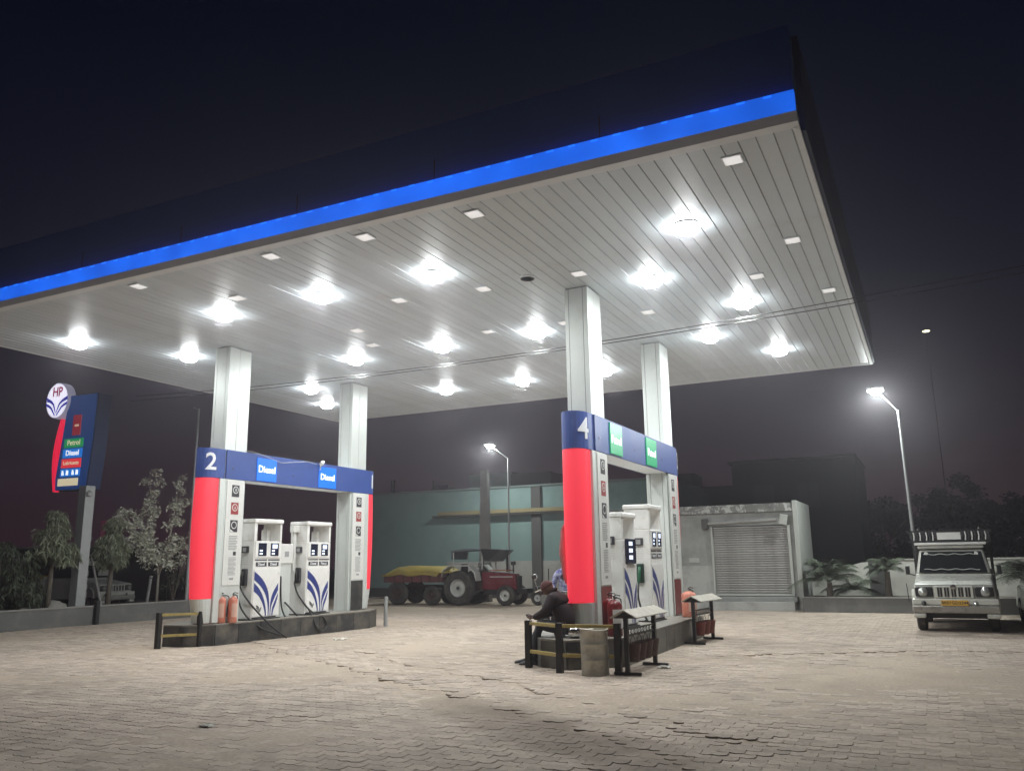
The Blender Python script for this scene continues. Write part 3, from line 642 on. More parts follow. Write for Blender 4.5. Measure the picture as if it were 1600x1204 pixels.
def pump(loc, label, words, w=.80, dp=.50, h=2.15, style=0):
    t = thing('fuel_pump', label, 'fuel pump', loc, 0, 'white fuel pumps on the islands')
    x1 = dp / 2; y0, y1 = -w / 2, w / 2; zo = h - .48; zt = h - .09
    box('cabinet', M_white, -x1, x1, y0, y1, .02, zo, t, .012)
    box('side_panel', M_white, -x1, x1, y0, y0 + .09, zo + .002, zt, t, .008)
    box('side_panel', M_white, -x1, x1, y1 - .06, y1, zo + .002, zt, t, .008)
    box('pulley_box', M_white, -x1 + .03, x1 - .3, y1 - .16, y1 - .0602, zo + .002, zt - .12, t, .006)
    box('top_cap', M_white, -x1 - .02, x1 + .03, y0 - .02, y1 + .02, zt + .001, h, t, .02)
    box('base_plate', M_black, -x1 - .02, x1 + .03, y0 - .01, y1 + .01, 0, .019, t)
    sc = w / .8
    fp = box('front_panel', M_white, x1 + .001, x1 + .014, y0 + .03, y1 - .03, .07, 1.07, t, .003)
    for a, b in BL[:]:
        ribbon([(y * sc, z) for y, z in a], [(y * sc, z) for y, z in b]).build('swoosh', M_swoosh, fp, loc=(x1 + .0145, 0, 0))
    # small emblem low on the panel
    for a, b in BL: ribbon([(y * .22, z * .16) for y, z in a], [(y * .22, z * .16) for y, z in b], .002).build('emblem', M_ink, fp, loc=(x1 + .0182, -.20 * sc, .15))
    box('kick_strip', M_ink, x1 + .001, x1 + .006, y0 + .02, y1 - .1, .03, .055, t)
    if style != 1:
        dpn = box('display_panel', M_white, x1 + .001, x1 + .02, y0 + .03, y1 - .03, zo - .36, zo - .01, t, .006)
        for yc in (-.175 * sc, .175 * sc):
            s_ = box('display', M_screen, x1 + .021, x1 + .028, yc - .115 * sc, yc + .115 * sc, zo - .32, zo - .045, t, .003)
            box('upper_window', M_digit if (style == 2 or yc > 0) else M_screen, x1 + .0285, x1 + .030, yc - .07 * sc, yc + .07 * sc, zo - .16, zo - .07, s_)
            for z in (zo - .225, zo - .29): box('readout', M_digit, x1 + .0285, x1 + .030, yc - .085 * sc, yc - .0 * sc, z, z + .035, s_)
        box('slot', M_ink, x1 + .001, x1 + .004, y0 + .05, -.02, zo - .42, zo - .395, t); box('slot', M_ink, x1 + .001, x1 + .004, .02, y1 - .05, zo - .42, zo - .395, t)
        for yc, wd in ((-.175 * sc, words[0]), (.175 * sc, words[1])):
            l = box('fuel_label', M_ink, x1 + .001, x1 + .006, yc - .15 * sc, yc + .15 * sc, zo - .545, zo - .455, t)
            text('lettering', wd, .085, M_letter, l, (x1 + .0065, yc, zo - .5), (1, 0, 0), .002, .001)
    else:
        s_ = box('display', M_screen, x1 + .001, x1 + .05, -.22, .26, zo - .42, zo + .02, t, .01)
        for z in (zo - .10, zo - .22, zo - .34): box('readout', M_digit, x1 + .0505, x1 + .052, -.14, .06, z, z + .07, s_)
        box('slot', M_ink, x1 + .001, x1 + .006, y0 + .06, y1 - .12, zo - .54, zo - .46, t)
        l = box('price_sticker', mat('orange sticker', (.62, .15, .05), .5), x1 + .0145, x1 + .017, -.10, .20, 1.10, 1.28, t); text('lettering', 'UPI', .10, M_letter, l, (x1 + .0175, .05, 1.19), (1, 0, 0), .002, .001)
    for i in range(5): box('louvre', M_board, -.2, .12, y0 - .006, y0 - .0005, 1.17 + i * .045, 1.185 + i * .045, t)
    kp = box('keypad', M_ink, -.06, .12, y0 - .05, y0 - .0005, 1.42, 1.56, t, .008)
    box('key_block', M_grayink, -.02, .08, y0 - .054, y0 - .0505, 1.44, 1.53, kp)
    if style != 1:
        hs = box('nozzle_holster', M_ink if style != 2 else mat('dark green holster', (.01, .035, .02), .5), -.02, .12, y0 - .07, y0 - .0005, .72, 1.08, t, .02)
        nz_ = MB().tube([(.05, y0 - .09, 1.02), (.05, y0 - .11, .90), (.04, y0 - .10, .80), (.03, y0 - .13, .70)], [.022, .032, .03, .018], 8).build('nozzle', mat('green nozzle', (.02, .12, .06), .4) if style == 2 else M_rubber, t, smooth=True)
    else:
        MB().tube([(.0, y0 - .03, 1.0), (.0, y0 - .06, .9), (.0, y0 - .04, .78)], [.02, .03, .018], 8).build('nozzle', M_rubber, t, smooth=True)
    if style == 0:
        hose('hose', [(.03, y0 - .13, .72), (.16, y0 - .10, .50), (.36, y0 + .10, .16), (.56, y0 + .36, -.16), (.66, y0 + .62, -.36), (.64, y0 + .70, -.40)], t)
        hose('hose', [(-.20, y0 - .04, 2.0), (-.16, y0 - .08, 1.4), (-.08, y0 - .12, .80), (.12, y0 - .14, .24), (.42, y0 + .14, -.16), (.64, y0 + .72, -.39)], t)
    elif style == 3:
        hose('hose', [(.03, y0 - .13, .72), (.14, y0 - .10, .45), (.34, y0 + .10, .10), (.50, y0 + .36, -.06), (.54, y0 + .46, -.26), (.54, y0 + .28, -.38), (.52, y0 + .12, -.28), (.44, y0 + .04, -.02), (.34, y0 + .02, .16)], t)
    elif style == 2:
        hose('hose', [(.03, y0 - .13, .70), (.04, y0 - .2, .45), (.10, y0 - .18, .2), (.16, y0 - .1, .04), (.1, y0 - .02, .03)], t)
    return t
pump((-13.42, 14.25, .43), 'white diesel pump nearer the number 2 pillar, with two hanging hoses', ('Diesel', 'Diesel'), .87)
pump((-13.42, 15.98, .43), 'white diesel pump beside the number 1 pillar, with one looped hose', ('Diesel', 'Petrol'), .87, style=3)
pump((-5.08, 14.35, .43), 'shorter white petrol pump with single dark display and orange sticker', ('', ''), .72, h=1.98, style=1)
pump((-5.06, 15.95, .43), 'taller white petrol pump with green nozzle holster and twin lit displays', ('Petrol', 'Petrol'), .80, h=2.2, style=2)
# cabinet between the diesel pumps
t = thing('vapour_cabinet', 'slim grey metal cabinet between the two diesel pumps', 'cabinet', (-13.5, 15.1, .43))
box('body', M_clad, -.14, .14, -.26, .14, 0, 1.55, t, .01); box('upper_box', M_board, -.12, .17, -.28, .16, 1.18, 1.62, t, .01); box('riser', M_board, .0, .06, .30, .38, 1.0, 2.0, t, .005); box('riser_head', M_board, -.02, .1, .24, .44, 1.9, 2.05, t, .005)
box('emblem_plate', M_grayink, .171, .174, -.12, .02, 1.33, 1.45, t)
hose('hose', [(.15, -.20, .9), (.2, -.18, .2), (.42, -.1, -.2), (.46, .05, -.36), (.46, .25, -.36), (.44, .34, -.2), (.30, .1, .1), (.16, -.05, .32)], t)
# security camera and stray cables on the diesel header
t = thing('security_camera', 'small white security camera on top of the blue Diesel header', 'camera', (-13.17, 15.82, 3.93))
MB().cyl((.12, 0, .03), (.02, .2, .10), .045, .04, 12).build('housing', M_board, t); MB().cyl((0, .1, -.1), (.03, .1, .06), .018).build('bracket', M_board, t)
o = MB().tube([(-13.15, 13.4, 4.02), (-13.13, 13.6, 4.02), (-13.1, 13.9, 3.97), (-13.1, 14.5, 3.86), (-13.09, 15.0, 3.93), (-13.1, 15.4, 3.98), (-13.15, 15.78, 3.95)], .008, 6).build('loose_cable', M_pole, smooth=True); tag(o, 'thin grey cable sagging across the blue Diesel header', 'cable')

# ------------------------------------------------------------------ extinguishers
def extinguisher(loc, m, label, r=.085, h=.50, tagged=True, hs=True, rz=0):
    t = thing('fire_extinguisher', label, 'fire extinguisher', loc, rz)
    MB().lathe([(r * .9, 0), (r, .02), (r, h - .07), (r * .85, h - .03), (r * .4, h), (.02, h + .01)], n=20).build('cylinder', m, t, smooth=True)
    MB().cyl((0, 0, h), (0, 0, h + .05), .02).build('valve', M_steel, t)
    MB().tube([(-.02, 0, h + .05), (.03, 0, h + .085), (.11, 0, h + .07)], .010, 6).build('handle', M_black, t); MB().tube([(-.02, 0, h + .05), (.05, 0, h + .045), (.10, 0, h + .02)], .008, 6).build('lever', M_black, t)
    if hs: hose('hose', [(0, .02, h + .03), (0, r + .05, h), (0, r + .04, h * .6), (.02, r + .02, h * .25)], t, .010)
    if tagged:
        m_ = MB()
        for i in range(7):
            a = R(-70 + i * 15); m_.v += [((r + .002) * math.cos(a), (r + .002) * math.sin(a), h * .22), ((r + .002) * math.cos(a), (r + .002) * math.sin(a), h * .75)]
        m_.f = [(2 * i, 2 * i + 2, 2 * i + 3, 2 * i + 1) for i in range(6)]; m_.build('paper_tag', M_board if m == M_maroon else mat('pink label', (.62, .38, .30), .6), t)
    return t
extinguisher((-13.22, 13.02, .43), M_pink, 'faded red fire extinguisher below the diesel portal, on the side facing the kerb rail', .092, .52, rz=-.5)
extinguisher((-13.08, 13.20, .43), M_pink, 'faded red fire extinguisher with hose, standing against its twin on the diesel side', .092, .52, rz=.2)
extinguisher((-4.68, 12.78, .43), M_maroon, 'maroon fire extinguisher without tag, wedged against the number 4 pillar', .10, .56, tagged=False, rz=.3)
extinguisher((-4.52, 12.62, .43), M_maroon, 'maroon fire extinguisher with white tag beside the number 4 pillar', .115, .54, rz=-.3)
extinguisher((-4.52, 17.1, .43), M_pink, 'pale red fire extinguisher at the far end of the petrol island', .15, .50, rz=-.2)

# ------------------------------------------------------------------ guard rails
def rails(pts, segs, label, hz=.70, lower=True):
    t = thing('guard_rail', label, 'guard rail', (pts[0][0], pts[0][1], 0)); ox, oy = pts[0]
    for i, (x, y) in enumerate(pts): box('post', M_black, x - ox - .045, x - ox + .045, y - oy - .045, y - oy + .045, -.02, hz, t, .004).rotation_euler = (0, 0, 0)
    for a, b in segs:
        A = Vector((pts[a][0] - ox, pts[a][1] - oy, 0)); B = Vector((pts[b][0] - ox, pts[b][1] - oy, 0)); u = (B - A).normalized(); n_ = Vector((-u.y, u.x, 0)) * .018
        A = A + u * .047; B = B - u * .047
        for z0, z1 in (((hz - .07, hz - .02), (.22, .27)) if lower else ((hz - .07, hz - .02),)):
            q = [A - n_, B - n_, B + n_, A + n_]; MB().hexa([(*v.xy, z0) for v in q] + [(*v.xy, z1) for v in q]).build('rail', M_yellow, t, .003)
    return t
rails([(-5.67, 11.88), (-4.99, 11.50), (-4.13, 11.60)], [(0, 1), (1, 2)], 'black and yellow guard rail in front of the seated man')
rails([(-13.80, 11.98), (-13.33, 12.58)], [(0, 1)], 'black and yellow guard rail before the number 2 pillar', .69)
t = thing('guard_rail', 'grey pipe guard rail at the far end of the diesel island', 'guard rail', (-12.73, 18.18, 0))
MB().cyl((0, 0, -.02), (0, 0, .74), .045).build('post', M_pole, t); box('post', M_black, -.15, -.09, .12, .18, -.02, .72, t); MB().cyl((-.0, 0, .70), (-.75, .12, .72), .022).build('rail', M_black, t)

# ------------------------------------------------------------------ drum
t = thing('metal_drum', 'dented galvanised drum bin in front of the petrol island rail', 'bin', (-4.45, 11.50, 0))
prof = [(.0, .02), (.195, 0), (.202, .012), (.196, .03), (.196, .2), (.201, .21), (.196, .22), (.196, .42), (.201, .43), (.196, .44), (.196, .60), (.212, .612), (.212, .63), (.192, .632), (.186, .60), (.186, .06), (.0, .05)]
d_ = MB().lathe(prof, n=40); d_.v = [(x * (1 + .03 * math.sin(3 * math.atan2(y, x) + z * 4)), y * (1 + .03 * math.sin(3 * math.atan2(y, x) + z * 4)), z + .012 * math.sin(2 * math.atan2(y, x)) * (z > .5)) for x, y, z in d_.v]
d_.build('shell', M_drum, t, smooth=True)

# ------------------------------------------------------------------ bucket stands
def bstand(loc, L, label, rz, H=.76, top=.0):
    t = thing('bucket_stand', label, 'bucket stand', loc, rz, 'fire bucket stands')
    for y in (0, L):
        box('post', M_black, -.03, .03, y - .03, y + .03, .0, H, t, .004); box('foot', M_black, -.20, .20, y - .025, y + .025, .0 - .01, .03, t, .004)
    for s_ in (-1, 1):
        m = MB(); m.hexa([(0, -.10, H + .10), (s_ * .20, -.10, H), (s_ * .20, L + .10, H), (0, L + .10, H + .10), (0, -.10, H + .115), (s_ * .20, -.10, H + .015), (s_ * .20, L + .10, H + .015), (0, L + .10, H + .115)]); m.build('roof_sheet', M_sheet, t)
    for y in (0, L): MB().prism([(-.18, H - .005), (.18, H - .005), (0, H + .09)], y - .028, y + .028, 'y').build('gable', M_black, t)
    box('bar', M_black, -.012, .012, .03, L - .03, H - .26, H - .23, t); box('bar', M_black, -.012, .012, .03, L - .03, H - .17, H - .15, t)
    n = 9
    for i in range(n):
        y = .08 + (L - .16) * i / (n - 1); m = MB(); m.tube([(0, y + .03 * math.cos(a), H - .20 + .028 * math.sin(a)) for a in [k * math.pi / 5 for k in range(11)]], .006, 5); m.build('scroll', M_black, t)
    return t
def bucket(loc, m, label, group):
    t = thing('fire_bucket', label, 'bucket', loc, 0, group)
    MB().lathe([(.0, .0), (.075, 0), (.118, .24), (.124, .245), (.115, .24), (.07, .02), (.0, .02)], n=20).build('pail', m, t, smooth=True)
    MB().tube([(0, -.118, .235), (0, -.09, .31), (0, 0, .36), (0, .09, .31), (0, .118, .235)], .005, 5).build('handle', M_black, t)
    return t
bstand((-3.98, 11.55, .02), 1.20, 'roofed steel bucket stand beside the metal drum', -.03)
for i in range(4): bucket((-3.96 + .01 * i, 11.77 + .262 * i, .17), M_bucket2, ['grimy dark fire bucket hanging closest to the metal drum', 'grimy dark fire bucket, second along from the metal drum', 'grimy dark fire bucket, third along from the metal drum', 'grimy dark fire bucket farthest from the metal drum'][i], 'dark fire buckets on the near stand')
bstand((-4.16, 16.0, .02), 1.10, 'small roofed bucket stand at the far end of the petrol island', -.08)
for i in range(3): bucket((-4.12 + .03 * i, 16.28 + .27 * i, .15), M_bucket, ['dull red fire bucket on the far stand, the one closest to the camera', 'dull red fire bucket in the middle of the far stand', 'dull red fire bucket on the far stand, the one beside the far post'][i], 'red fire buckets on the far stand')
t = thing('steel_pot', 'round shiny steel pot on the island beside the seated man', 'pot', (-5.0, 12.12, .432))
MB().lathe([(.0, 0), (.06, 0), (.105, .05), (.11, .10), (.085, .15), (.07, .16), (.085, .175), (.0, .172)], n=24).build('body', M_steel, t, smooth=True); MB().lathe([(.07, .176), (.03, .195), (.0, .2)], n=16).build('lid', M_steel, t, smooth=True)

# ------------------------------------------------------------------ people
def skin(name, verts, edges, radii, m, parent, sub=2, loc=None):
    me = bpy.data.meshes.new(name); me.from_pydata(verts, edges, []); me.materials.append(m)
    o = bpy.data.objects.new(name, me); COL.objects.link(o); o.parent = parent
    md = o.modifiers.new('skin', 'SKIN'); md.use_smooth_shade = True
    for i, v in enumerate(me.skin_vertices[0].data): r_ = radii[i]; v.radius = (r_, r_) if not isinstance(r_, tuple) else r_; v.use_root = (i == 0)
    sb = o.modifiers.new('sub', 'SUBSURF'); sb.levels = sub; sb.render_levels = sub
    return o
def head(parent, c, face, m_skin=M_skin, tilt=0, sc=1.0, hair=None, cap=None):
    """face: azimuth the head looks to; tilt: downward pitch"""
    rot_ = Matrix.Translation(Vector(c)) @ Matrix.Rotation(face, 4, 'Z') @ Matrix.Rotation(tilt, 4, 'Y')
    bm = bmesh.new(); bmesh.ops.create_uvsphere(bm, u_segments=24, v_segments=18, radius=.1)
    for v in bm.verts:
        x, y, z = v.co; x *= 1.0; y *= .78; z *= 1.18
        if z < 0: x *= 1 - .22 * (-z / .118) ; y *= 1 - .35 * (-z / .118) ** 1.5; x += .018 * (-z / .118)
        if x > 0:
            a = math.exp(-((y / .016) ** 2) - ((z + .012) / .028) ** 2); x += .026 * a           # nose
            x -= .010 * (math.exp(-(((abs(y) - .032) / .014) ** 2) - ((z - .012) / .012) ** 2))   # eye sockets
            x += .006 * math.exp(-((y / .024) ** 2) - ((z + .055) / .010) ** 2) - .004 * math.exp(-((y / .026) ** 2) - ((z + .066) / .005) ** 2)
        v.co = (x, y, z)
    me = bpy.data.meshes.new('head'); bm.to_mesh(me); bm.free(); me.transform(rot_ @ Matrix.Scale(sc, 4)); me.materials.append(m_skin)
    for p in me.polygons: p.use_smooth = True
    o = bpy.data.objects.new('head', me); COL.objects.link(o); o.parent = parent
    for s_ in (-1, 1):
        m = MB().lathe([(.0, -.006), (.018, -.004), (.022, .004), (.012, .008), (0, .006)], n=10, axis='y'); m.v = [tuple(rot_ @ Vector((x * .8 - .005, y + s_ * .080, z * 1.4 - .01))) for x, y, z in m.v]; m.build('ear', m_skin, o, smooth=True)
        m = MB().lathe([(.0, -.008), (.008, 0), (.0, .008)], n=8); m.v = [tuple(rot_ @ Vector((x + .083, y + s_ * .032, z + .012))) for x, y, z in m.v]; m.build('eye', M_ink, o, smooth=True)
    if hair or cap:
        bm = bmesh.new(); bmesh.ops.create_uvsphere(bm, u_segments=24, v_segments=16, radius=.108)
        bmesh.ops.delete(bm, geom=[v for v in bm.verts if v.co.z < (-.005 if cap else .0) + (v.co.x * .35 if not cap else v.co.x * .1)], context='VERTS')
        for v in bm.verts: v.co = (v.co.x * 1.02 - .003, v.co.y * .83, v.co.z * 1.2 + .004)
        me = bpy.data.meshes.new('cap'); bm.to_mesh(me); bm.free(); me.transform(rot_); me.materials.append(cap or hair)
        for p in me.polygons: p.use_smooth = True
        q = bpy.data.objects.new('cap' if cap else 'hair', me); COL.objects.link(q); q.parent = o; s2 = q.modifiers.new('s', 'SOLIDIFY'); s2.thickness = .006
        if cap:
            m = MB(); 
            for a in range(9):
                t_ = R(-70 + a * 17.5); m.v += [tuple(rot_ @ Vector((.095 * math.cos(t_), .082 * math.sin(t_), .02))), tuple(rot_ @ Vector((.095 * math.cos(t_) + .065 * math.cos(t_) ** .5 if math.cos(t_) > 0 else .095 * math.cos(t_), .084 * math.sin(t_), .005)))]
            m.f = [(2 * i, 2 * i + 2, 2 * i + 3, 2 * i + 1) for i in range(8)]; b_ = m.build('peak', cap, o); s3 = b_.modifiers.new('s', 'SOLIDIFY'); s3.thickness = .006
    return o
def hand(parent, wrist, d, palm_n, curl=.6, m=M_skin, sc=1.0):
    d = Vector(d).normalized(); n_ = Vector(palm_n).normalized(); s_ = d.cross(n_).normalized(); w = Vector(wrist)
    V_ = [w, w + d * .045 * sc, w + d * .085 * sc]; E = [(0, 1), (1, 2)]; Rr = [(.026, .018), (.036, .015), (.036, .013)]
    def p(v): return tuple(v)
    o = skin('hand', [p(v) for v in V_], E, Rr, m, parent, 2)
    for i, (off, ln) in enumerate(((-.03, .062), (-.01, .072), (.01, .068), (.03, .052))):
        b = w + d * .085 * sc + s_ * off * sc; a1 = curl * .6; a2 = curl * 1.5; a3 = curl * 2.2
        p1 = b + (d * math.cos(a1) + n_ * math.sin(a1)) * ln * .45 * sc; p2_ = p1 + (d * math.cos(a2) + n_ * math.sin(a2)) * ln * .32 * sc; p3 = p2_ + (d * math.cos(a3) + n_ * math.sin(a3)) * ln * .25 * sc
        skin('finger', [p(b - d * .02), p(b), p(p1), p(p2_), p(p3)], [(0, 1), (1, 2), (2, 3), (3, 4)], [.009, .0095, .009, .008, .0065], m, o, 1)
    tb = w + d * .03 * sc - s_ * .03 * sc; t1 = tb - s_ * .022 * sc + d * .03 * sc + n_ * .012; t2 = t1 + d * .028 * sc + n_ * .02
    skin('thumb', [p(tb + s_ * .015), p(tb), p(t1), p(t2)], [(0, 1), (1, 2), (2, 3)], [.011, .012, .010, .008], m, o, 1)
    return o
def shoe(parent, heel, d, m=M_shoe, L=.26):
    d = Vector(d).normalized(); s_ = Vector((-d.y, d.x, 0)); h = Vector(heel); mb = MB()
    prof = [(-.04, .036, .075, .07), (.0, .040, .09, .08), (.06, .038, .10, .08), (.12, .042, .075, .07), (.19, .046, .055, .05), (.24, .036, .045, .035), (.265, .014, .03, .02)]
    for f, w, t_, _ in prof:
        c = h + d * f
        mb.v += [tuple(c - s_ * w + Vector((0, 0, 0))), tuple(c - s_ * w * .9 + Vector((0, 0, t_ * .6))), tuple(c - s_ * w * .4 + Vector((0, 0, t_))), tuple(c + s_ * w * .4 + Vector((0, 0, t_))), tuple(c + s_ * w * .9 + Vector((0, 0, t_ * .6))), tuple(c + s_ * w)]
    n = len(prof)
    for i in range(n - 1):
        for k_ in range(6): mb.f.append((i * 6 + k_, i * 6 + (k_ + 1) % 6, (i + 1) * 6 + (k_ + 1) % 6, (i + 1) * 6 + k_))
    mb.f += [(5, 4, 3, 2, 1, 0), tuple((n - 1) * 6 + k_ for k_ in range(6))]
    o = mb.build('shoe', m, parent, smooth=True); sb = o.modifiers.new('s', 'SUBSURF'); sb.levels = 1; sb.render_levels = 1; return o

# seated man, bent forward over a phone, facing the diesel island
t = thing('person', 'man in dark maroon hooded jacket and cap, hunched over a phone on the island end', 'person', (-5.22, 12.28, .43))
ox, oy, oz = -5.22, 12.28, .43
def L_(x, y, z): return (x - ox, y - oy, z - oz)
# one continuous body: pelvis, spine, neck, arms, legs
vb = [L_(-5.20, 12.28, .56), L_(-5.22, 12.28, .72), L_(-5.29, 12.28, .90), L_(-5.37, 12.28, 1.03), L_(-5.44, 12.28, 1.11),
      L_(-5.36, 12.12, 1.00), L_(-5.46, 12.02, .80), L_(-5.68, 12.10, .72),
      L_(-5.36, 12.44, 1.00), L_(-5.46, 12.52, .80), L_(-5.69, 12.28, .73)]
skin('jacket', vb, [(0, 1), (1, 2), (2, 3), (3, 4), (3, 5), (5, 6), (6, 7), (3, 8), (8, 9), (9, 10)],
     [(.19, .17), (.19, .17), (.195, .17), (.16, .14), (.08, .08), (.10, .10), (.075, .075), (.048, .048), (.10, .10), (.075, .075), (.048, .048)], M_jacket, t)
vl = [L_(-5.20, 12.28, .55), L_(-5.26, 12.19, .56), L_(-5.60, 12.14, .60), L_(-5.66, 12.12, .35), L_(-5.68, 12.10, .09), L_(-5.26, 12.38, .56), L_(-5.66, 12.36, .62), L_(-5.78, 12.30, .36), L_(-5.84, 12.24, .09)]
skin('trousers', vl, [(0, 1), (1, 2), (2, 3), (3, 4), (0, 5), (5, 6), (6, 7), (7, 8)], [(.15, .11), .095, .075, .062, .052, .095, .075, .062, .052], M_trouser, t)
head(t, L_(-5.50, 12.27, 1.16), math.pi + .15, tilt=.75, cap=M_cap)
skin('hood', [L_(-5.36, 12.28, 1.10), L_(-5.43, 12.28, 1.15)], [(0, 1)], [(.09, .08), (.085, .07)], M_jacket, t)
hand(t, L_(-5.69, 12.11, .72), (-1, .25, -.1), (.2, .5, .8), .5); hand(t, L_(-5.70, 12.27, .73), (-1, -.25, -.1), (.2, -.5, .8), .5)
shoe(t, L_(-5.66, 12.10, .012), (-1, -.25, 0)); shoe(t, L_(-5.82, 12.24, .012), (-1, -.1, 0))
ph = MB().box(-.04, .04, -.07, .07, 0, .009).build('mobile_phone', M_screen); ph.location = (-5.80, 12.19, .745); ph.rotation_euler = (0, .35, .1); tag(ph, 'small dark mobile phone held by the seated man', 'phone')

# man standing at the motorcycle, half hidden behind the torn red panel
t = thing('person', 'man in blue and white patterned sweater standing behind the torn red panel', 'person', (-6.50, 15.35, 0))
vb = [(0, 0, .92), (0, 0, 1.10), (0, -.01, 1.28), (0, -.01, 1.38), (0, 0, 1.46), (-.17, -.02, 1.33), (-.24, -.06, 1.08), (-.18, -.26, .98), (.17, -.02, 1.33), (.24, -.06, 1.08), (.18, -.26, .98)]
skin('sweater', vb, [(0, 1), (1, 2), (2, 3), (3, 4), (3, 5), (5, 6), (6, 7), (3, 8), (8, 9), (9, 10)], [(.15, .11), (.14, .105), (.165, .11), (.12, .09), (.055, .055), .075, .052, .036, .075, .052, .036], M_sweat, t)
vl = [(0, 0, .92), (-.09, 0, .86), (-.10, -.01, .48), (-.11, 0, .09), (.09, 0, .86), (.10, -.01, .48), (.11, 0, .09)]
skin('trousers', vl, [(0, 1), (1, 2), (2, 3), (0, 4), (4, 5), (5, 6)], [(.15, .11), .095, .068, .05, .095, .068, .05], M_trouser, t)
head(t, (0, -.01, 1.60), -math.pi / 2 - .4, tilt=.15, hair=M_hair, sc=1.0)
hand(t, (-.18, -.27, .98), (.1, -1, -.1), (0, 0, -1), .8); hand(t, (.18, -.27, .98), (-.1, -1, -.1), (0, 0, -1), .8)
shoe(t, (-.11, .04, 0.01), (0, -1, 0)); shoe(t, (.11, .04, 0.01), (0, -1, 0))
# motorcycle
t = thing('motorcycle', 'parked dark motorcycle with chrome mirror behind the seated man', 'motorcycle', (-6.62, 14.75, 0), -.1)
def tyre(r, w, c, par, rimr=.6, m=M_tyre, axis='x', rim=M_rim, name='wheel', hub=True):
    wv = Vector(c)
    o = MB().lathe([(r * rimr, -w / 2 * .8), (r * .9, -w / 2), (r, -w / 2 * .6), (r, w / 2 * .6), (r * .9, w / 2), (r * rimr, w / 2 * .8), (r * rimr, -w / 2 * .8)], n=28, axis=axis, caps=False)
    o = o.build(name, m, par, smooth=False, loc=c)
    q = MB().lathe([(0, -w * .18), (r * .16, -w * .3), (r * .2, -w * .12), (r * rimr * .75, -w * .1), (r * rimr * .98, -w * .42), (r * rimr * .98, w * .42), (r * rimr * .75, w * .1), (r * .2, w * .12), (r * .16, w * .3), (0, w * .18)], n=24, axis=axis)
    q.build('rim', rim, o, smooth=False)
    if hub:
        for s_ in (-1, 1):
            h_ = MB().lathe([(0, 0), (r * .10, 0), (r * .09, s_ * w * .12), (0, s_ * w * .14)], n=10, axis=axis); h_.build('hub', M_black, o, loc={'x': (s_ * w * .3, 0, 0), 'y': (0, s_ * w * .3, 0)}[axis])
    return o
tyre(.30, .10, (0, -.15, .30), t, .78); tyre(.30, .11, (0, 1.12, .30), t, .78)
MB().tube([(0, .10, .80), (0, .45, .78), (0, .75, .82), (0, 1.15, .86)], [.10, .15, .11, .09], 10).build('tank_and_seat', M_black, t, smooth=True)
MB().lathe([(0, 0), (.09, .0), (.10, .03), (.09, .09), (.02, .12)], n=16, axis='y').build('headlight', M_hl, t, loc=(0, -.14, .88))
box('engine', M_black, -.12, .12, .25, .7, .25, .62, t, .03)
for s_ in (-1, 1):
    MB().cyl((s_ * .09, -.15, .30), (s_ * .09, .02, .98), .022).build('fork', M_steel, t); MB().tube([(0, .04, 1.0), (s_ * .2, .04, 1.04), (s_ * .36, .16, 1.0)], .014, 6).build('handlebar', M_steel, t)
    MB().cyl((s_ * .24, .06, 1.04), (s_ * .32, .05, 1.24), .006).build('mirror_stem', M_steel, t); MB().lathe([(0, 0), (.055, 0), (.06, .02), (.0, .03)], n=16, axis='y').build('mirror', M_steel, t, loc=(s_ * .32, .05, 1.28))
box('mudguard', M_steel, -.05, .05, -.42, -.05, .58, .61, t, .01)

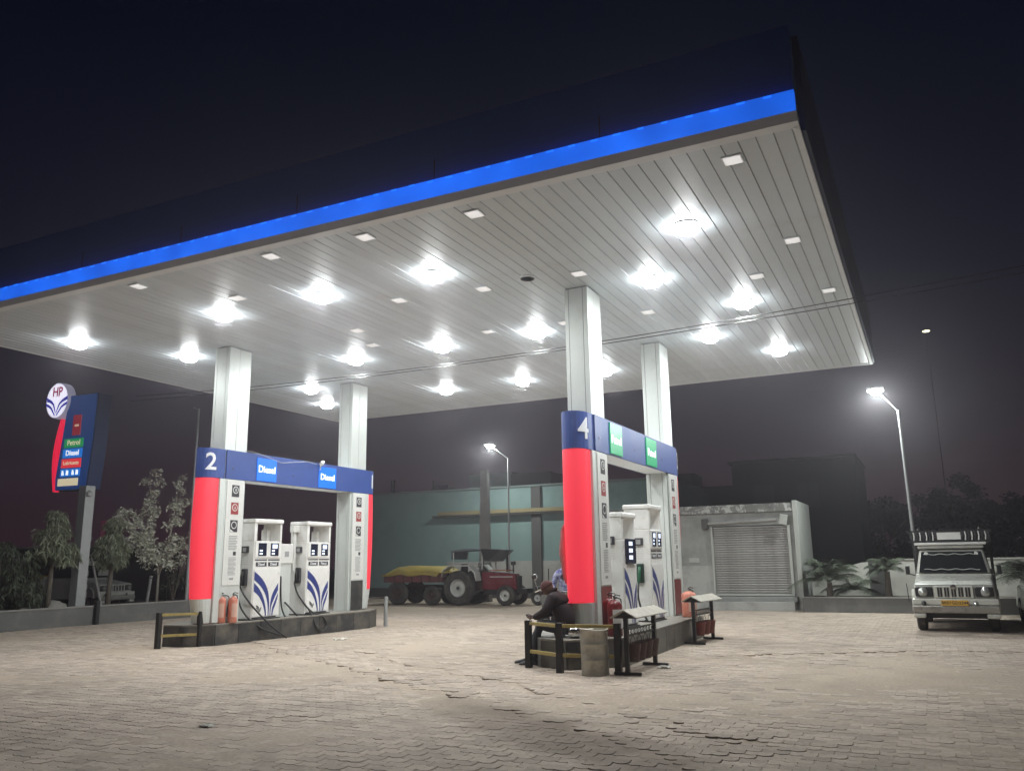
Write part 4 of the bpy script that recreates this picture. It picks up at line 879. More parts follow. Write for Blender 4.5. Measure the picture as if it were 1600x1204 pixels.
# ------------------------------------------------------------------ vehicles
def pickup(t, paint, cage=True, plate=None, marks=True):
    """boxy pickup, front at y=0 facing -y, half width .80, wheels included"""
    hw = .80
    # hood and nose
    MB().hexa([(-hw + .02, .05, .50), (hw - .02, .05, .50), (hw - .02, 1.2, .50), (-hw + .02, 1.2, .50), (-hw + .05, .03, .98), (hw - .05, .03, .98), (hw - .06, 1.2, 1.16), (-hw + .06, 1.2, 1.16)]).build('hood', paint, t, .06, seg=4)
    # cab
    cab = MB().hexa([(-hw + .04, 1.18, .45), (hw - .04, 1.18, .45), (hw - .04, 2.7, .45), (-hw + .04, 2.7, .45), (-hw + .05, 1.18, 1.17), (hw - .05, 1.18, 1.17), (hw - .04, 2.7, 1.17), (-hw + .04, 2.7, 1.17)]).build('cab_lower', paint, t, .02)
    MB().hexa([(-hw + .06, 1.24, 1.172), (hw - .06, 1.24, 1.172), (hw - .06, 2.68, 1.172), (-hw + .06, 2.68, 1.172), (-hw + .16, 1.52, 1.70), (hw - .16, 1.52, 1.70), (hw - .14, 2.62, 1.72), (-hw + .14, 2.62, 1.72)]).build('cab_upper', paint, t, .05, seg=3)
    MB().hexa([(-hw + .13, 1.20, 1.20), (hw - .13, 1.20, 1.20), (hw - .13, 1.23, 1.20), (-hw + .13, 1.23, 1.20), (-hw + .20, 1.478, 1.66), (hw - .20, 1.478, 1.66), (hw - .20, 1.51, 1.66), (-hw + .20, 1.51, 1.66)]).build('windscreen', M_glass, t, .01)
    for s_ in (-1, 1): box('bonnet_seam', M_black, min(s_ * .52, s_ * .526), max(s_ * .52, s_ * .526), .08, .085, .955, .985, t)
    box('nose_seam', M_black, -hw + .06, hw - .06, .022, .03, .962, .970, t)
    box('roof', paint, -hw + .13, hw - .13, 1.44, 2.64, 1.725, 1.80, t, .035)
    for s_ in (-1, 1):
        MB().hexa([(s_ * (hw - .052), 1.4, 1.22), (s_ * (hw - .045), 1.4, 1.22), (s_ * (hw - .045), 2.5, 1.22), (s_ * (hw - .052), 2.5, 1.22), (s_ * (hw - .14), 1.62, 1.62), (s_ * (hw - .13), 1.62, 1.62), (s_ * (hw - .125), 2.5, 1.62), (s_ * (hw - .135), 2.5, 1.62)]).build('side_window', M_glass, t)
        MB().box(-.045, .045, -.03, .03, -.10, .10).build('mirror', M_black, t, .02, loc=(s_ * (hw + .10), 1.15, 1.26)); MB().cyl((s_ * (hw - .05), 1.2, 1.14), (s_ * (hw + .09), 1.16, 1.18), .012).build('mirror_arm', M_black, t)
        # fender flare
        MB().prism([(.22, .50), (.26, .74), (.42, .86), (.72, .86), (.90, .72), (.96, .50), (.90, .50), (.84, .70), (.70, .80), (.46, .80), (.33, .70), (.29, .50)], s_ * (hw - .08), s_ * (hw + .02), 'x').build('wheel_arch', paint, t, .01)
        # headlight
        MB().box(-.17, .17, -.02, .03, -.10, .10).build('headlight_bezel', M_black, t, .03, loc=(s_ * (hw - .24), .015, .83))
        MB().lathe([(.0, -.045), (.05, -.04), (.085, -.02), (.095, .0), (.0, .01)], n=24, axis='y').build('headlight', M_hl, t, smooth=True, loc=(s_ * (hw - .22), -.008, .83))
        MB().lathe([(.0, -.02), (.04, -.018), (.05, 0)], n=16, axis='y').build('fog_lamp', M_hl if s_ > 0 else M_black, t, smooth=True, loc=(s_ * (hw - .22) if s_ < 0 else hw - .42, -.10, .60))
        tyre(.33, .19, (s_ * (hw - .12), .62, .33), t, .58); tyre(.33, .19, (s_ * (hw - .12), 3.1, .33), t, .58)
    # grille with five slots
    gr = box('grille', paint, -.36, .36, -.015, .03, .70, .95, t, .012)
    for i in range(5):
        MB().box(-.045, .045, -.006, .004, -.095, .095).build('slot', M_black, gr, .012, loc=(-.26 + i * .13, -.0165, .825))
        if marks: box('slat', M_chrome, -.26 + i * .13 - .012, -.26 + i * .13 + .012, -.030, -.0235, .735, .915, gr)
    MB().lathe([(.0, -.014), (.045, -.012), (.055, 0)], n=16, axis='y').build('badge', M_steel, t, loc=(0, -.03, .93))
    bp = box('bumper', M_chrome, -hw - .01, hw + .01, -.10, .04, .40, .56, t, .03); box('bumper_upper', paint, -hw + .0, hw - .0, -.07, .04, .565, .69, t, .02)
    for s_ in (-1, 1): box('bumper_corner', paint, min(s_ * (hw - .24), s_ * (hw + .0)), max(s_ * (hw - .24), s_ * (hw + .0)), -.085, .05, .30, .397, t, .03)
    if plate:
        pl = box('number_plate', M_plate, -.255, .255, -.115, -.102, .555, .665, t, .004); text('lettering', plate, .088, M_ink, pl, (0, -.1165, .61), (0, -1, 0), .001, .001)
    for s_ in (-1, 1): MB().tube([(s_ * .05 + .02, 1.19, 1.185), (s_ * .3, 1.235, 1.235)], .008, 5).build('wiper', M_black, t)
    if marks:
        for z, y in ((1.60, 1.44), (1.27, 1.23)): 
            m = MB(); m.tube([(x, y - .005, z + .012 * math.sin(x * 22)) for x in np.arange(-.56, .57, .05)], .007, 5); m.build('tinsel_trim', M_board, t)
        MB().lathe([(0, -.004), (.04, -.003), (.045, 0)], n=10, axis='y').build('sticker', M_board, t, loc=(-.5, 1.44, 1.61)); MB().lathe([(0, -.004), (.035, -.003), (.04, 0)], n=10, axis='y').build('sticker', M_board, t, loc=(.5, 1.44, 1.61))
    box('chassis', M_black, -.45, .45, .3, 4.2, .30, .44, t); box('axle', M_black, -.7, .7, .55, .68, .26, .36, t, .01)
    # cargo bed
    bw = hw + .02
    box('bed_floor', M_black, -bw, bw, 2.74, 4.5, .62, .70, t); box('bed_front', paint, -bw, bw, 2.74, 2.79, .70, 1.25, t)
    for s_ in (-1, 1): box('bed_side', paint, s_ * bw - .02, s_ * bw + .02, 2.80, 4.5, .70, 1.15, t)
    if cage:
        cg = MB().box(-bw - .02, bw + .02, 1.55, 1.59, 1.87, 1.91).build('carrier_rail', M_black, t)
        box('carrier_rail', M_black, -bw - .02, bw + .02, 1.55, 1.59, 2.10, 2.14, t); box('carrier_rail', M_black, -bw - .02, bw + .02, 4.42, 4.46, 2.10, 2.14, t)
        for s_ in (-1, 1):
            box('carrier_rail', M_black, s_ * bw - .02, s_ * bw + .02, 1.60, 4.41, 2.10, 2.14, t)
            for y in (2.8, 3.6, 4.44): box('carrier_post', M_black, s_ * bw - .02, s_ * bw + .02, y - .02, y + .02, .7, 2.099, t)
        for i in range(25):
            x = -bw + .03 + i * (2 * bw - .06) / 24
            if abs(x) > .26: MB().tube([(x, 1.545, 1.91), (x + .012, 1.535, 2.0), (x, 1.545, 2.10)], .014, 6).build('spindle', M_board if i % 2 else M_black, t)
        box('name_board', M_board, -.24, .24, 1.535, 1.549, 1.925, 2.085, t, .004)
        box('load_cover', M_black, -bw + .04, bw - .04, 1.66, 4.4, 1.86, 1.90, t); box('visor_board', M_board, -hw + .08, hw - .08, 1.40, 1.52, 1.805, 1.86, t, .01)
        for s_ in (-1, 1): MB().lathe([(0, 0), (.022, .01), (.02, .04), (0, .05)], n=8).build('marker_lamp', M_hl, t, loc=(s_ * .62, 1.57, 2.14))
        MB().cyl((-bw - .04, .0, .62), (-bw - .06, .0, 1.0), .008).build('corner_rod', M_black, t)
    return t
t = thing('pickup_truck', 'white pickup truck with roof carrier and yellow plate, facing the forecourt', 'pickup truck', (.33, 19.95, 0), -.04)
pickup(t, M_vwhite, True, 'BR01GD3344')
t = thing('pickup_truck', 'white pickup truck with dark grille parked on the road behind the leafy young tree', 'pickup truck', (-26.9, 21.35, .0), math.pi / 2 + .1)
pickup(t, M_vwhite, False, None, False)
# car at the picture's edge
t = thing('parked_car', 'white car mostly out of view beside the pickup truck', 'car', (2.52, 20.4, 0))
MB().hexa([(-.78, 0, .3), (.78, 0, .3), (.8, 3.8, .3), (-.8, 3.8, .3), (-.70, .05, .75), (.70, .05, .75), (.74, 3.75, .85), (-.74, 3.75, .85)]).build('body', M_vwhite, t, .08, seg=3)
MB().hexa([(-.7, .95, .80), (.7, .95, .80), (.7, 3.6, .84), (-.7, 3.6, .84), (-.55, 1.5, 1.35), (.55, 1.5, 1.35), (.55, 3.0, 1.38), (-.55, 3.0, 1.38)]).build('cabin', M_glass, t, .05)
box('roof', M_vwhite, -.54, .54, 1.5, 3.0, 1.382, 1.42, t, .02)
for s_ in (-1, 1):
    tyre(.29, .17, (s_ * .70, .7, .29), t, .6); tyre(.29, .17, (s_ * .70, 3.0, .29), t, .6); MB().lathe([(0, -.04), (.10, -.02), (.12, 0)], n=16, axis='y').build('headlight', M_hl, t, loc=(s_ * .55, .03, .62))
box('grille', M_black, -.35, .35, -.02, .02, .45, .6, t, .01)

# tractor (faces +x)
t = thing('tractor', 'maroon tractor with grey cloth canopy parked in front of the green building', 'tractor', (-15.0, 28.0, 0))
for y in (-.62, .62):
    tyre(.63, .34, (-.88, y, .63), t, .52, axis='y'); tyre(.365, .2, (1.0, y * .85, .365), t, .55, axis='y')
MB().hexa([(-.15, -.22, .55), (1.30, -.20, .55), (1.30, .20, .55), (-.15, .22, .55), (-.15, -.25, 1.22), (1.22, -.22, 1.12), (1.22, .22, 1.12), (-.15, .25, 1.22)]).build('bonnet', M_tred, t, .04)
box('engine', M_black, -.1, 1.15, -.24, .24, .38, .545, t, .02); box('grille', M_black, 1.305, 1.34, -.18, .18, .58, 1.05, t, .01); box('side_stripe', M_rim, .2, 1.15, -.249, -.236, 1.0, 1.04, t)
box('top_cowl', mat('orange-red tractor top', (.30, .09, .03), .5), .15, 1.0, -.16, .16, 1.235, 1.27, t, .01)
box('front_axle', M_black, .94, 1.06, -.5, .5, .34, .44, t); box('front_weight', M_black, 1.35, 1.75, -.3, .3, .42, .6, t, .02)
MB().tube([(.75, .12, 1.2), (.75, .12, 1.75), (.78, .12, 1.9), (.86, .12, 2.0)], [.045, .045, .03, .028], 10).build('exhaust', M_black, t)
MB().lathe([(.03, 0), (.03, .28), (.09, .30), (.09, .42), (.0, .45)], n=14).build('air_intake', M_black, t, loc=(1.12, -.1, 1.15))
for y in (-.62, .62):
    MB().prism([(-1.62, .98), (-1.50, 1.30), (-1.25, 1.46), (-.40, 1.46), (-.12, 1.20), (-.05, .9), (-.09, .88), (-.17, 1.17), (-.43, 1.41), (-1.23, 1.41), (-1.46, 1.27), (-1.57, .97)], y - .19, y + .19, 'y').build('fender', M_rim, t)
box('seat', M_black, -1.0, -.6, -.22, .22, 1.05, 1.14, t, .03); box('seat_back', M_black, -1.06, -.98, -.22, .22, 1.14, 1.5, t, .03); box('gearbox', M_rust, -1.3, -.1, -.2, .2, .5, 1.0, t, .03); box('footboard', M_black, -.6, .0, -.5, .5, .5, .55, t)
MB().tube([(.0, 0, 1.2), (-.3, 0, 1.5)], .02, 8).build('steering_column', M_black, t); m = MB(); m.tube([(-.3 + .16 * math.cos(a) * .5, .17 * math.sin(a), 1.5 + .16 * math.cos(a) * .8) for a in [k * math.pi / 8 for k in range(17)]], .014, 6); m.build('steering_wheel', M_black, t)
for x in (-1.18, .05):
    for y in (-.55, .55): MB().cyl((x, y, 1.3), (x, y, 1.93), .022).build('canopy_post', M_rim, t)
for y in (-.57, .57): MB().tube([(-1.15, y, 1.55), (-.6, y, 1.52), (.05, y, 1.58)], .018, 6).build('hand_rail', M_rim, t)
MB().prism([(-1.25, 1.66), (-1.30, 2.0), (-.7, 2.06), (.0, 2.04), (.82, 2.0), (.35, 1.58), (.12, 1.62), (.10, 1.98), (-.25, 2.0), (-1.2, 1.95)][::-1], -.58, .58, 'y').build('cloth_canopy', M_greycan, t, .01)
MB().prism([(.0, 2.045), (.84, 2.005), (.36, 1.60), (.13, 1.64)], -.585, -.581, 'y').build('hanging_flap', M_black, t)
# trailer
t = thing('farm_trailer', 'faded red farm trailer under a yellow tarpaulin, hitched behind the tractor', 'trailer', (-17.6, 27.9, 0))
box('bed', M_trailer, -1.55, 1.05, -.75, .75, .84, 1.14, t, .01); box('chassis', M_rust, -1.4, 2.6, -.12, .12, .62, .74, t)
for x in np.arange(-1.45, 1.0, .4): box('bed_rib', M_rust, x, x + .05, -.775, -.751, .84, 1.12, t)
for x in (-.95, .6):
    for y in (-.62, .62): tyre(.44 if x < 0 else .36, .22, (x, y, .44 if x < 0 else .36), t, .5, axis='y', rim=M_rust)
m = MB(); nx_, ny_ = 26, 12
for i in range(nx_ + 1):
    for j in range(ny_ + 1):
        x = -1.62 + 3.1 * i / nx_; y = -.82 + 1.64 * j / ny_; e = min(1, 5 * min(i / nx_, 1 - i / nx_) + .0) * min(1, 4 * min(j / ny_, 1 - j / ny_))
        z = 1.10 + .34 * e ** .6 - (0.10 * max(0, x - .6)) + .05 * mnoise.noise(Vector((x * 2.2, y * 2.2, 1))) + (.03 * math.sin(x * 6) if e < .3 else 0)
        if x > 1.0: z = max(z, 1.2) 
        m.v.append((x, y, z))
for i in range(nx_):
    for j in range(ny_): a = i * (ny_ + 1) + j; m.f.append((a, a + 1, a + ny_ + 2, a + ny_ + 1))
tp = m.build('tarpaulin', M_tarp, smooth=True); tp.location = (-17.6, 27.9, 0); sm = tp.modifiers.new('s', 'SOLIDIFY'); sm.thickness = .02; tag(tp, 'wrinkled yellow tarpaulin covering the load of the farm trailer', 'tarpaulin')
# farm implement in front of the tractor
t = thing('farm_implement', 'low dark farm implement standing right of the tractor by the pillar', 'implement', (-12.7, 28.2, 0))
box('beam', M_rust, -.45, .45, -.05, .05, .42, .50, t, .01); tyre(.26, .14, (-.25, -.2, .26), t, .5, axis='y'); tyre(.26, .14, (.25, .2, .26), t, .5, axis='y'); MB().cyl((.1, 0, .45), (.1, 0, 1.3), .02).build('mast', M_black, t); box('hopper', M_black, -.35, .2, -.25, .25, .5, .66, t, .02)

# vehicles on the road at far left
t = thing('tipper_truck', 'yellow bodied truck parked behind the pylon sign post', 'truck', (-31.6, 22.0, 0), .05)
box('body', M_truckY, -2.4, .0, -.9, 1.2, .55, 1.28, t, .03); box('lower_frame', M_rust, -2.6, .02, -1.1, 1.0, .35, .9, t, .02); box('cab', M_truckY, -2.3, -.3, -1.9, -.95, .6, 1.9, t, .05); box('window', M_glass, -.302, -.28, -1.8, -1.1, 1.2, 1.7, t)
tyre(.42, .25, (.05, -.6, .42), t, .5); tyre(.42, .25, (.05, .7, .42), t, .5)
t = thing('auto_rickshaw', 'dark three-wheeler with pale bonnet parked on the road behind the shrubs', 'auto rickshaw', (-31.0, 20.3, 0), math.pi / 2)
MB().hexa([(-.6, 0, .4), (.6, 0, .4), (.65, 2.4, .4), (-.65, 2.4, .4), (-.5, .25, 1.2), (.5, .25, 1.2), (.6, 2.4, 1.25), (-.6, 2.4, 1.25)]).build('body', M_rust, t, .05)
MB().hexa([(-.5, .1, 1.22), (.5, .1, 1.22), (.55, .6, 1.26), (-.55, .6, 1.26), (-.4, .25, 1.5), (.4, .25, 1.5), (.5, .6, 1.52), (-.5, .6, 1.52)]).build('bonnet', M_vwhite, t, .05)
box('roof', M_black, -.65, .65, .5, 2.4, 1.86, 1.95, t, .03); box('windscreen', M_glass, -.55, .55, .55, .58, 1.53, 1.85, t)
for s_ in (-1, 1): tyre(.26, .14, (s_ * .6, 1.9, .26), t, .5)
tyre(.26, .14, (0, .2, .26), t, .5); MB().lathe([(0, -.03), (.08, -.02), (.09, 0)], n=14, axis='y').build('headlight', M_hl, t, loc=(.25, .02, .8))

# ------------------------------------------------------------------ kerb wall and bed at the left
KA = Vector((-21.56, 11.0, 0)); KB = Vector((-21.02, 21.5, 0)); ku = (KB - KA).normalized(); kn = Vector((-ku.y, ku.x, 0))
t = thing('kerb_wall', 'long low grey rendered wall along the road side of the forecourt', 'low wall', KA)
for a, b in ((0, 5.2), (5.32, 10.2)):
    q = [ku * a, ku * b, ku * b + kn * .22, ku * a + kn * .22]; MB().hexa([(*v.xy, -.05) for v in q] + [(*v.xy, .49) for v in q]).build('wall_section', M_kerb, t, .008)
    q = [ku * a - kn * .02, ku * b - kn * .02, ku * b + kn * .24, ku * a + kn * .24]; MB().hexa([(*v.xy, .492) for v in q] + [(*v.xy, .53) for v in q]).build('coping', M_kerbtop, t, .006)
q = KA + ku * 5.26
o = MB().box(-.055, .055, -.055, .055, -.03, .66).build('bollard', M_black, None, .004, loc=(q.x + .06, q.y, 0)); tag(o, 'black square post standing in the gap of the low wall', 'post')
m = MB(); m.add([(-21.75, 10, .42), (-21.2, 21.6, .42), (-23.6, 21.6, .38), (-24.4, 10, .38), (-26, 10, 0), (-25, 21.6, 0)], [(0, 1, 2, 3), (3, 2, 5, 4)]); tag(m.build('soil', M_soil), kind='structure')
MB().add([(-197, -10, .004), (-25, -10, .004), (-25, 60, .004), (-197, 60, .004)], [(0, 1, 2, 3)]).build('road', M_kerb); tag(bpy.data.objects['road'], kind='structure')
rk = random.Random(5)
for i, lb in enumerate(('large round stone on the soil left of the pylon post', 'small flat stone on the soil behind the low wall')):
    bm = bmesh.new(); bmesh.ops.create_icosphere(bm, subdivisions=3, radius=.3 if i == 0 else .14)
    for v in bm.verts: v.co *= 1 + .25 * mnoise.noise(v.co * 5 + Vector((i, 0, 0))); v.co.z *= .7
    me = bpy.data.meshes.new('stone'); bm.to_mesh(me); bm.free(); me.materials.append(M_kerbtop); o = bpy.data.objects.new('stone', me); COL.objects.link(o); o.location = ((-22.3, 15.7, .48), (-22.0, 14.6, .45))[i]; tag(o, lb, 'stone')

# ------------------------------------------------------------------ pylon sign
PX, PYY = -22.15, 16.40
t = thing('pylon_sign', 'tall blue fuel price pylon with lit round HP disc on a grey post', 'pylon sign', (PX, PYY, 0))
fa = R(-86)                      # direction the face looks (toward the forecourt entrance)
F = Vector((math.cos(fa), math.sin(fa), 0)); Rt = Vector((-F.y, F.x, 0)) # Rt: to the viewer's right
box('post', M_pole, -.27, .05, -.19, .12, .2, 3.95, t, .01)
def fr(u, v, w=0): q = Rt * (u - .33) + F * w; return (q.x, q.y, v)
def slab(name, pts, w0, w1, m, par, bevel=0): 
    mb = MB(); n = len(pts); mb.v = [fr(u, v, w0) for u, v in pts] + [fr(u, v, w1) for u, v in pts]
    mb.f = [tuple(range(n))[::-1], tuple(range(n, 2 * n))] + [(i, (i + 1) % n, n + (i + 1) % n, n + i) for i in range(n)]
    return mb.build(name, m, par, bevel)
Z0, Z1 = 3.86, 6.75
slab('cabinet', [(-1.05, Z0), (.30, Z0), (.42, Z0 + 1.5), (.46, Z1), (-.75, Z1)], -.36, .12, M_pynavy, t, .01)
slab('face', [(-1.05, Z0 + .01), (.24, Z0 + .01), (.36, Z0 + 1.5), (.40, Z1 - .02), (-.75, Z1 - .02)], .122, .142, M_pyblue, t)
slab('lit_edge', [(-1.06 - .17 * math.sin(math.pi * i / 10) + .004 * i, Z0 - .04 + i * .222) for i in range(11)] + [(-.98 - .08 * math.sin(math.pi * i / 10) + .004 * i, Z0 - .04 + i * .222) for i in range(10, -1, -1)], .0, .155, M_pyred, t)
def plate(name, u0, u1, z0, z1, m): return slab(name, [(u0, z0), (u1, z0), (u1, z1), (u0, z1)], .144, .165, m, t)
def ptext(s, size, m, u, z, par, sx=1.0): return text('lettering', s, size, m, par, fr(u, z, .166), F, .004, .001, sx)
q = plate('crimson_plate', -.47, -.14, 5.50, 6.12, M_pyredp); ptext('club', .11, M_cream, -.30, 5.80, q)
q = plate('fuel_plate', -.76, .02, 5.13, 5.40, M_pygreen); ptext('Petrol', .22, M_cream, -.36, 5.27, q)
q = plate('fuel_plate', -.78, .01, 4.82, 5.09, M_pyblue2); ptext('Diesel', .22, M_wlit, -.38, 4.96, q)
q = plate('fuel_plate', -.80, .0, 4.52, 4.79, M_pyred2); ptext('Lubricants', .155, M_cream, -.40, 4.66, q)
q = plate('service_plate', -.81, -.01, 4.26, 4.49, M_pyblue2)
for i, u in enumerate((-.70, -.52, -.28, -.12)): slab('symbol', [(u - .05, 4.30), (u + .05, 4.30), (u + (.05 if i % 2 else .02), 4.43), (u - .04, 4.45)], .1653, .168, M_wlit, q)
plate('cream_box', -.88, -.06, 3.98, 4.20, M_cream)
# round disc
RC = .56; dc = (-1.15, 6.62)
n = 36; pts = [(dc[0] + RC * .83 * math.cos(2 * math.pi * i / n), dc[1] + RC * math.sin(2 * math.pi * i / n)) for i in range(n)]
slab('disc_rim', pts, -.04, .245, M_logorim, t); dd = slab('disc', [(dc[0] + (u - dc[0]) * .94, dc[1] + (v - dc[1]) * .94) for u, v in pts], .246, .252, M_logow, t)
text('lettering', 'HP', .40, M_logor, dd, fr(dc[0], dc[1] + .26, .253), F, .012, .002, .85)
def wave(a, b):
    def samp(C): return [C[0], ((C[0][0] + 2 * C[1][0] + C[2][0]) / 4, (C[0][1] + 2 * C[1][1] + C[2][1]) / 4), ((C[1][0] + 2 * C[2][0]) / 3, (C[1][1] + 2 * C[2][1]) / 3), C[3]]
    A, B = samp(a), samp(b); slab('wave', [(dc[0] + u, dc[1] + v) for u, v in A + B[::-1]], .253, .257, M_logob, dd)
for s_ in (1, -1):
    wave([(s_ * .44, .12), (s_ * .20, .06), (s_ * .05, -.18), (s_ * .012, -.34)], [(s_ * .46, -.0), (s_ * .24, -.03), (s_ * .10, -.20), (s_ * .012, -.42)])
    wave([(s_ * .46, -.05), (s_ * .30, -.10), (s_ * .14, -.25), (s_ * .03, -.44)], [(s_ * .45, -.15), (s_ * .32, -.18), (s_ * .18, -.30), (s_ * .035, -.50)])
MB().lathe([(0, 0), (.08, .02), (.09, .12), (0, .2)], n=12).build('junction_box', M_pole, t, loc=fr(.40, 3.62, .1))

# banner stand behind the pylon
t = thing('banner_stand', 'maroon banner with white plates on a thin frame behind the pylon post', 'banner', (-25.6, 19.3, 0))
t.rotation_euler = (0, 0, R(40))
for x in (-.35, .62): box('upright', M_pole, x - .03, x + .03, -.03, .03, 0, 3.25, t)
box('banner', M_ban, .15, .62, -.045, -.031, 2.3, 3.15, t); MB().lathe([(0, -.004), (.11, -.003), (.12, 0)], n=14, axis='y').build('emblem', M_letter, t, loc=(.38, -.046, 2.9))
for z in (.6, .85, 1.3, 1.7, 2.45): box('plate', M_board, -.42, -.1, -.045, -.031, z, z + .17, t); 
for z in (1.3, 1.75): box('plate', M_board, .2, .52, -.045, -.031, z, z + .2, t)
t = MB().tube([(-24.55, 18.95, .3), (-24.75, 18.55, 2.0)], .035, 8).build('leaning_pole', M_board); tag(t, 'thin white pole leaning beside the pylon post', 'pole')
t = MB().tube([(-29.5, 24.9, 0), (-29.4, 24.95, 1.2)], .06, 8).build('stake', M_board); tag(t, 'short white stake beside the white pickup on the road', 'stake')

# thin dark mast by the red panel
t = thing('lamp_pole', 'thin grey unlit pole rising behind the low wall next to the number 2 portal', 'pole', (-21.55, 19.72, 0))
MB().cyl((0, 0, 0), (0, 0, 6.75), .06, .035).build('pole', M_pole, t); MB().cyl((0, 0, 6.7), (-.15, -.1, 6.78), .02).build('arm', M_pole, t)

# ------------------------------------------------------------------ street lights
def streetlight(base, top, lamp, label, power, r=.06, yaw=0):
    t = thing('street_light', label, 'street light', base, 0, 'lit street lights on thin poles'); B = Vector(base)
    T = Vector(top) - B; L = Vector(lamp) - B
    MB().cyl((0, 0, 0), T, r, r * .6, 12).build('pole', M_pole, t)
    MB().tube([T + Vector((0, 0, -.05)), T + (L - T) * .5, L], .020, 8).build('arm', M_pole, t)
    hd = MB().box(-.24, .22, -.13, .13, .0, .07).build('lamp_head', M_housing, t, .02, loc=tuple(L)); hd.rotation_euler = (R(-12), 0, 0)
    MB().lathe([(.15, -.001), (.145, -.05), (.10, -.095), (0, -.11)], n=20).build('lens', M_slens, hd)
    a = bpy.data.lights.new('street_lamp', 'AREA'); a.shape = 'RECTANGLE'; a.size = .4; a.size_y = .2; a.energy = power; a.color = (.93, 1, .97); a.spread = math.pi
    ao = bpy.data.objects.new('street_lamp', a); COL.objects.link(ao); ao.parent = hd; ao.location = (0, 0, -.13)
streetlight((-.38, 25.67, 0), (-.42, 25.67, 5.65), (-.95, 25.62, 6.25), 'lit street light on a slim pole behind the white pickup truck', STREET_W)
streetlight((-15.42, 30.6, 0), (-15.40, 30.6, 5.8), (-16.2, 30.5, 6.35), 'lit street light on a slim pole behind the tractor', STREET_W * .6, .05)
t = thing('utility_pole', 'square concrete utility pole standing behind the tractor', 'utility pole', (-16.3, 30.2, 0))
MB().hexa([(-.24, -.15, 0), (.24, -.15, 0), (.24, .15, 0), (-.24, .15, 0), (-.15, -.12, 5.25), (.15, -.12, 5.25), (.15, .12, 5.25), (-.15, .12, 5.25)]).build('shaft', M_concrete, t, .01); box('cap', M_concrete, -.16, .16, -.13, .13, 5.252, 5.30, t)
t = thing('sky_light_spot', 'distant tiny yellowish light spot in the sky on an added dark mast', 'light spot', (1.45, 70, 0))  # mast is made up to carry a small bright spot in the sky
MB().cyl((0, 0, 0), (0, 0, 18.6), .045, .03, 8).build('mast', M_tower, t); MB().lathe([(0, -.10), (.22, -.05), (.28, .0), (.1, .06), (0, .08)], n=14).build('glow', mat('warm lantern', (1, .95, .6), .4, emi=4, ecol=(.9, .85, .5)), t, loc=(0, 0, 18.64))

# ------------------------------------------------------------------ overhead cables
for i, dz in enumerate((0, .11)):
    pts = []
    for q in range(25):
        f = q / 24; x = -19 + 24 * f; y = 15 + .2 * i; pts.append((x, y, 5.75 + dz + .0030 * (x + 9) ** 2 * (.75 + .2 * i) + (f > .6) * .0))
    o = MB().tube([(x, y + 0, min(z, 6.22) if x > CX0 and x < CX1 else z) for x, y, z in pts], .008, 6).build('overhead_cable', M_tower, smooth=True)
    tag(o, ['upper of the two dark cables strung under the canopy ceiling', 'lower of the two dark cables strung under the canopy ceiling'][1 - i], 'cable', 'cables under the canopy')

# ------------------------------------------------------------------ buildings
t = thing('green_building', 'pale teal painted building with a curved corner behind the tractor', 'building', (-19.0, 33.0, 0)); ox, oy = -19.0, 33.0
arc = [(-26.6, 44), (-26.6, 36), (-26.5, 35.0), (-26.2, 34.2), (-25.7, 33.6), (-25.0, 33.2), (-24.2, 33.02), (-23.0, 33), (-19.4, 33), (-9.5, 33), (-9.5, 44)]
Pn = [(x - ox, y - oy) for x, y in arc]
w_ = MB().prism(Pn, 0, 4.78).build('wall', M_teal, t)
MB().prism([(x * 1.004, y * 1.0 - .06) for x, y in Pn], 4.782, 4.86).build('parapet_cap', M_teald, t)
MB().prism([(x * 1.002, y - .05) for x, y in Pn], -.02, .42).build('plinth', M_pil, t)
box('upper_storey', M_teald, -.9, 1.45, 2.2, 5, 4.86, 5.75, t); box('upper_storey', M_dark, 1.5, 3.6, 2.0, 5, 4.86, 5.62, t)
box('ledge', M_pil, -1.45, 5.4, -.28, -.003, 3.58, 3.66, t); box('ledge_edge', M_ledge, -1.1, 5.4, -.32, -.281, 3.66, 3.82, t); box('ledge_top', M_ledge, -1.1, 5.4, -.28, -.003, 3.662, 3.72, t)
box('lower_wall_band', M_dado, -.75, 9.4, -.045, -.002, .0, 1.58, t); box('pilaster', M_pil, 3.55, 4.0, -.14, -.046, 0, 4.77, t); box('gate', M_dado, 4.2, 6.6, -.30, -.06, 0, 1.45, t, .01)
box('roof_post', M_dark, -5.05, -4.9, 1.6, 1.75, 4.87, 5.65, t); box('roof_post', M_dark, -2.6, -2.5, 1.6, 1.7, 4.87, 5.5, t)
t = thing('water_heater', 'small shiny rooftop heater on the parapet of the teal building', 'rooftop heater', (-20.35, 33.6, 4.86)); box('tray', M_steel, -.6, .6, -.15, .2, .02, .1, t, .01); MB().cyl((-.45, 0, .18), (.3, 0, .18), .09).build('tank', M_steel, t)

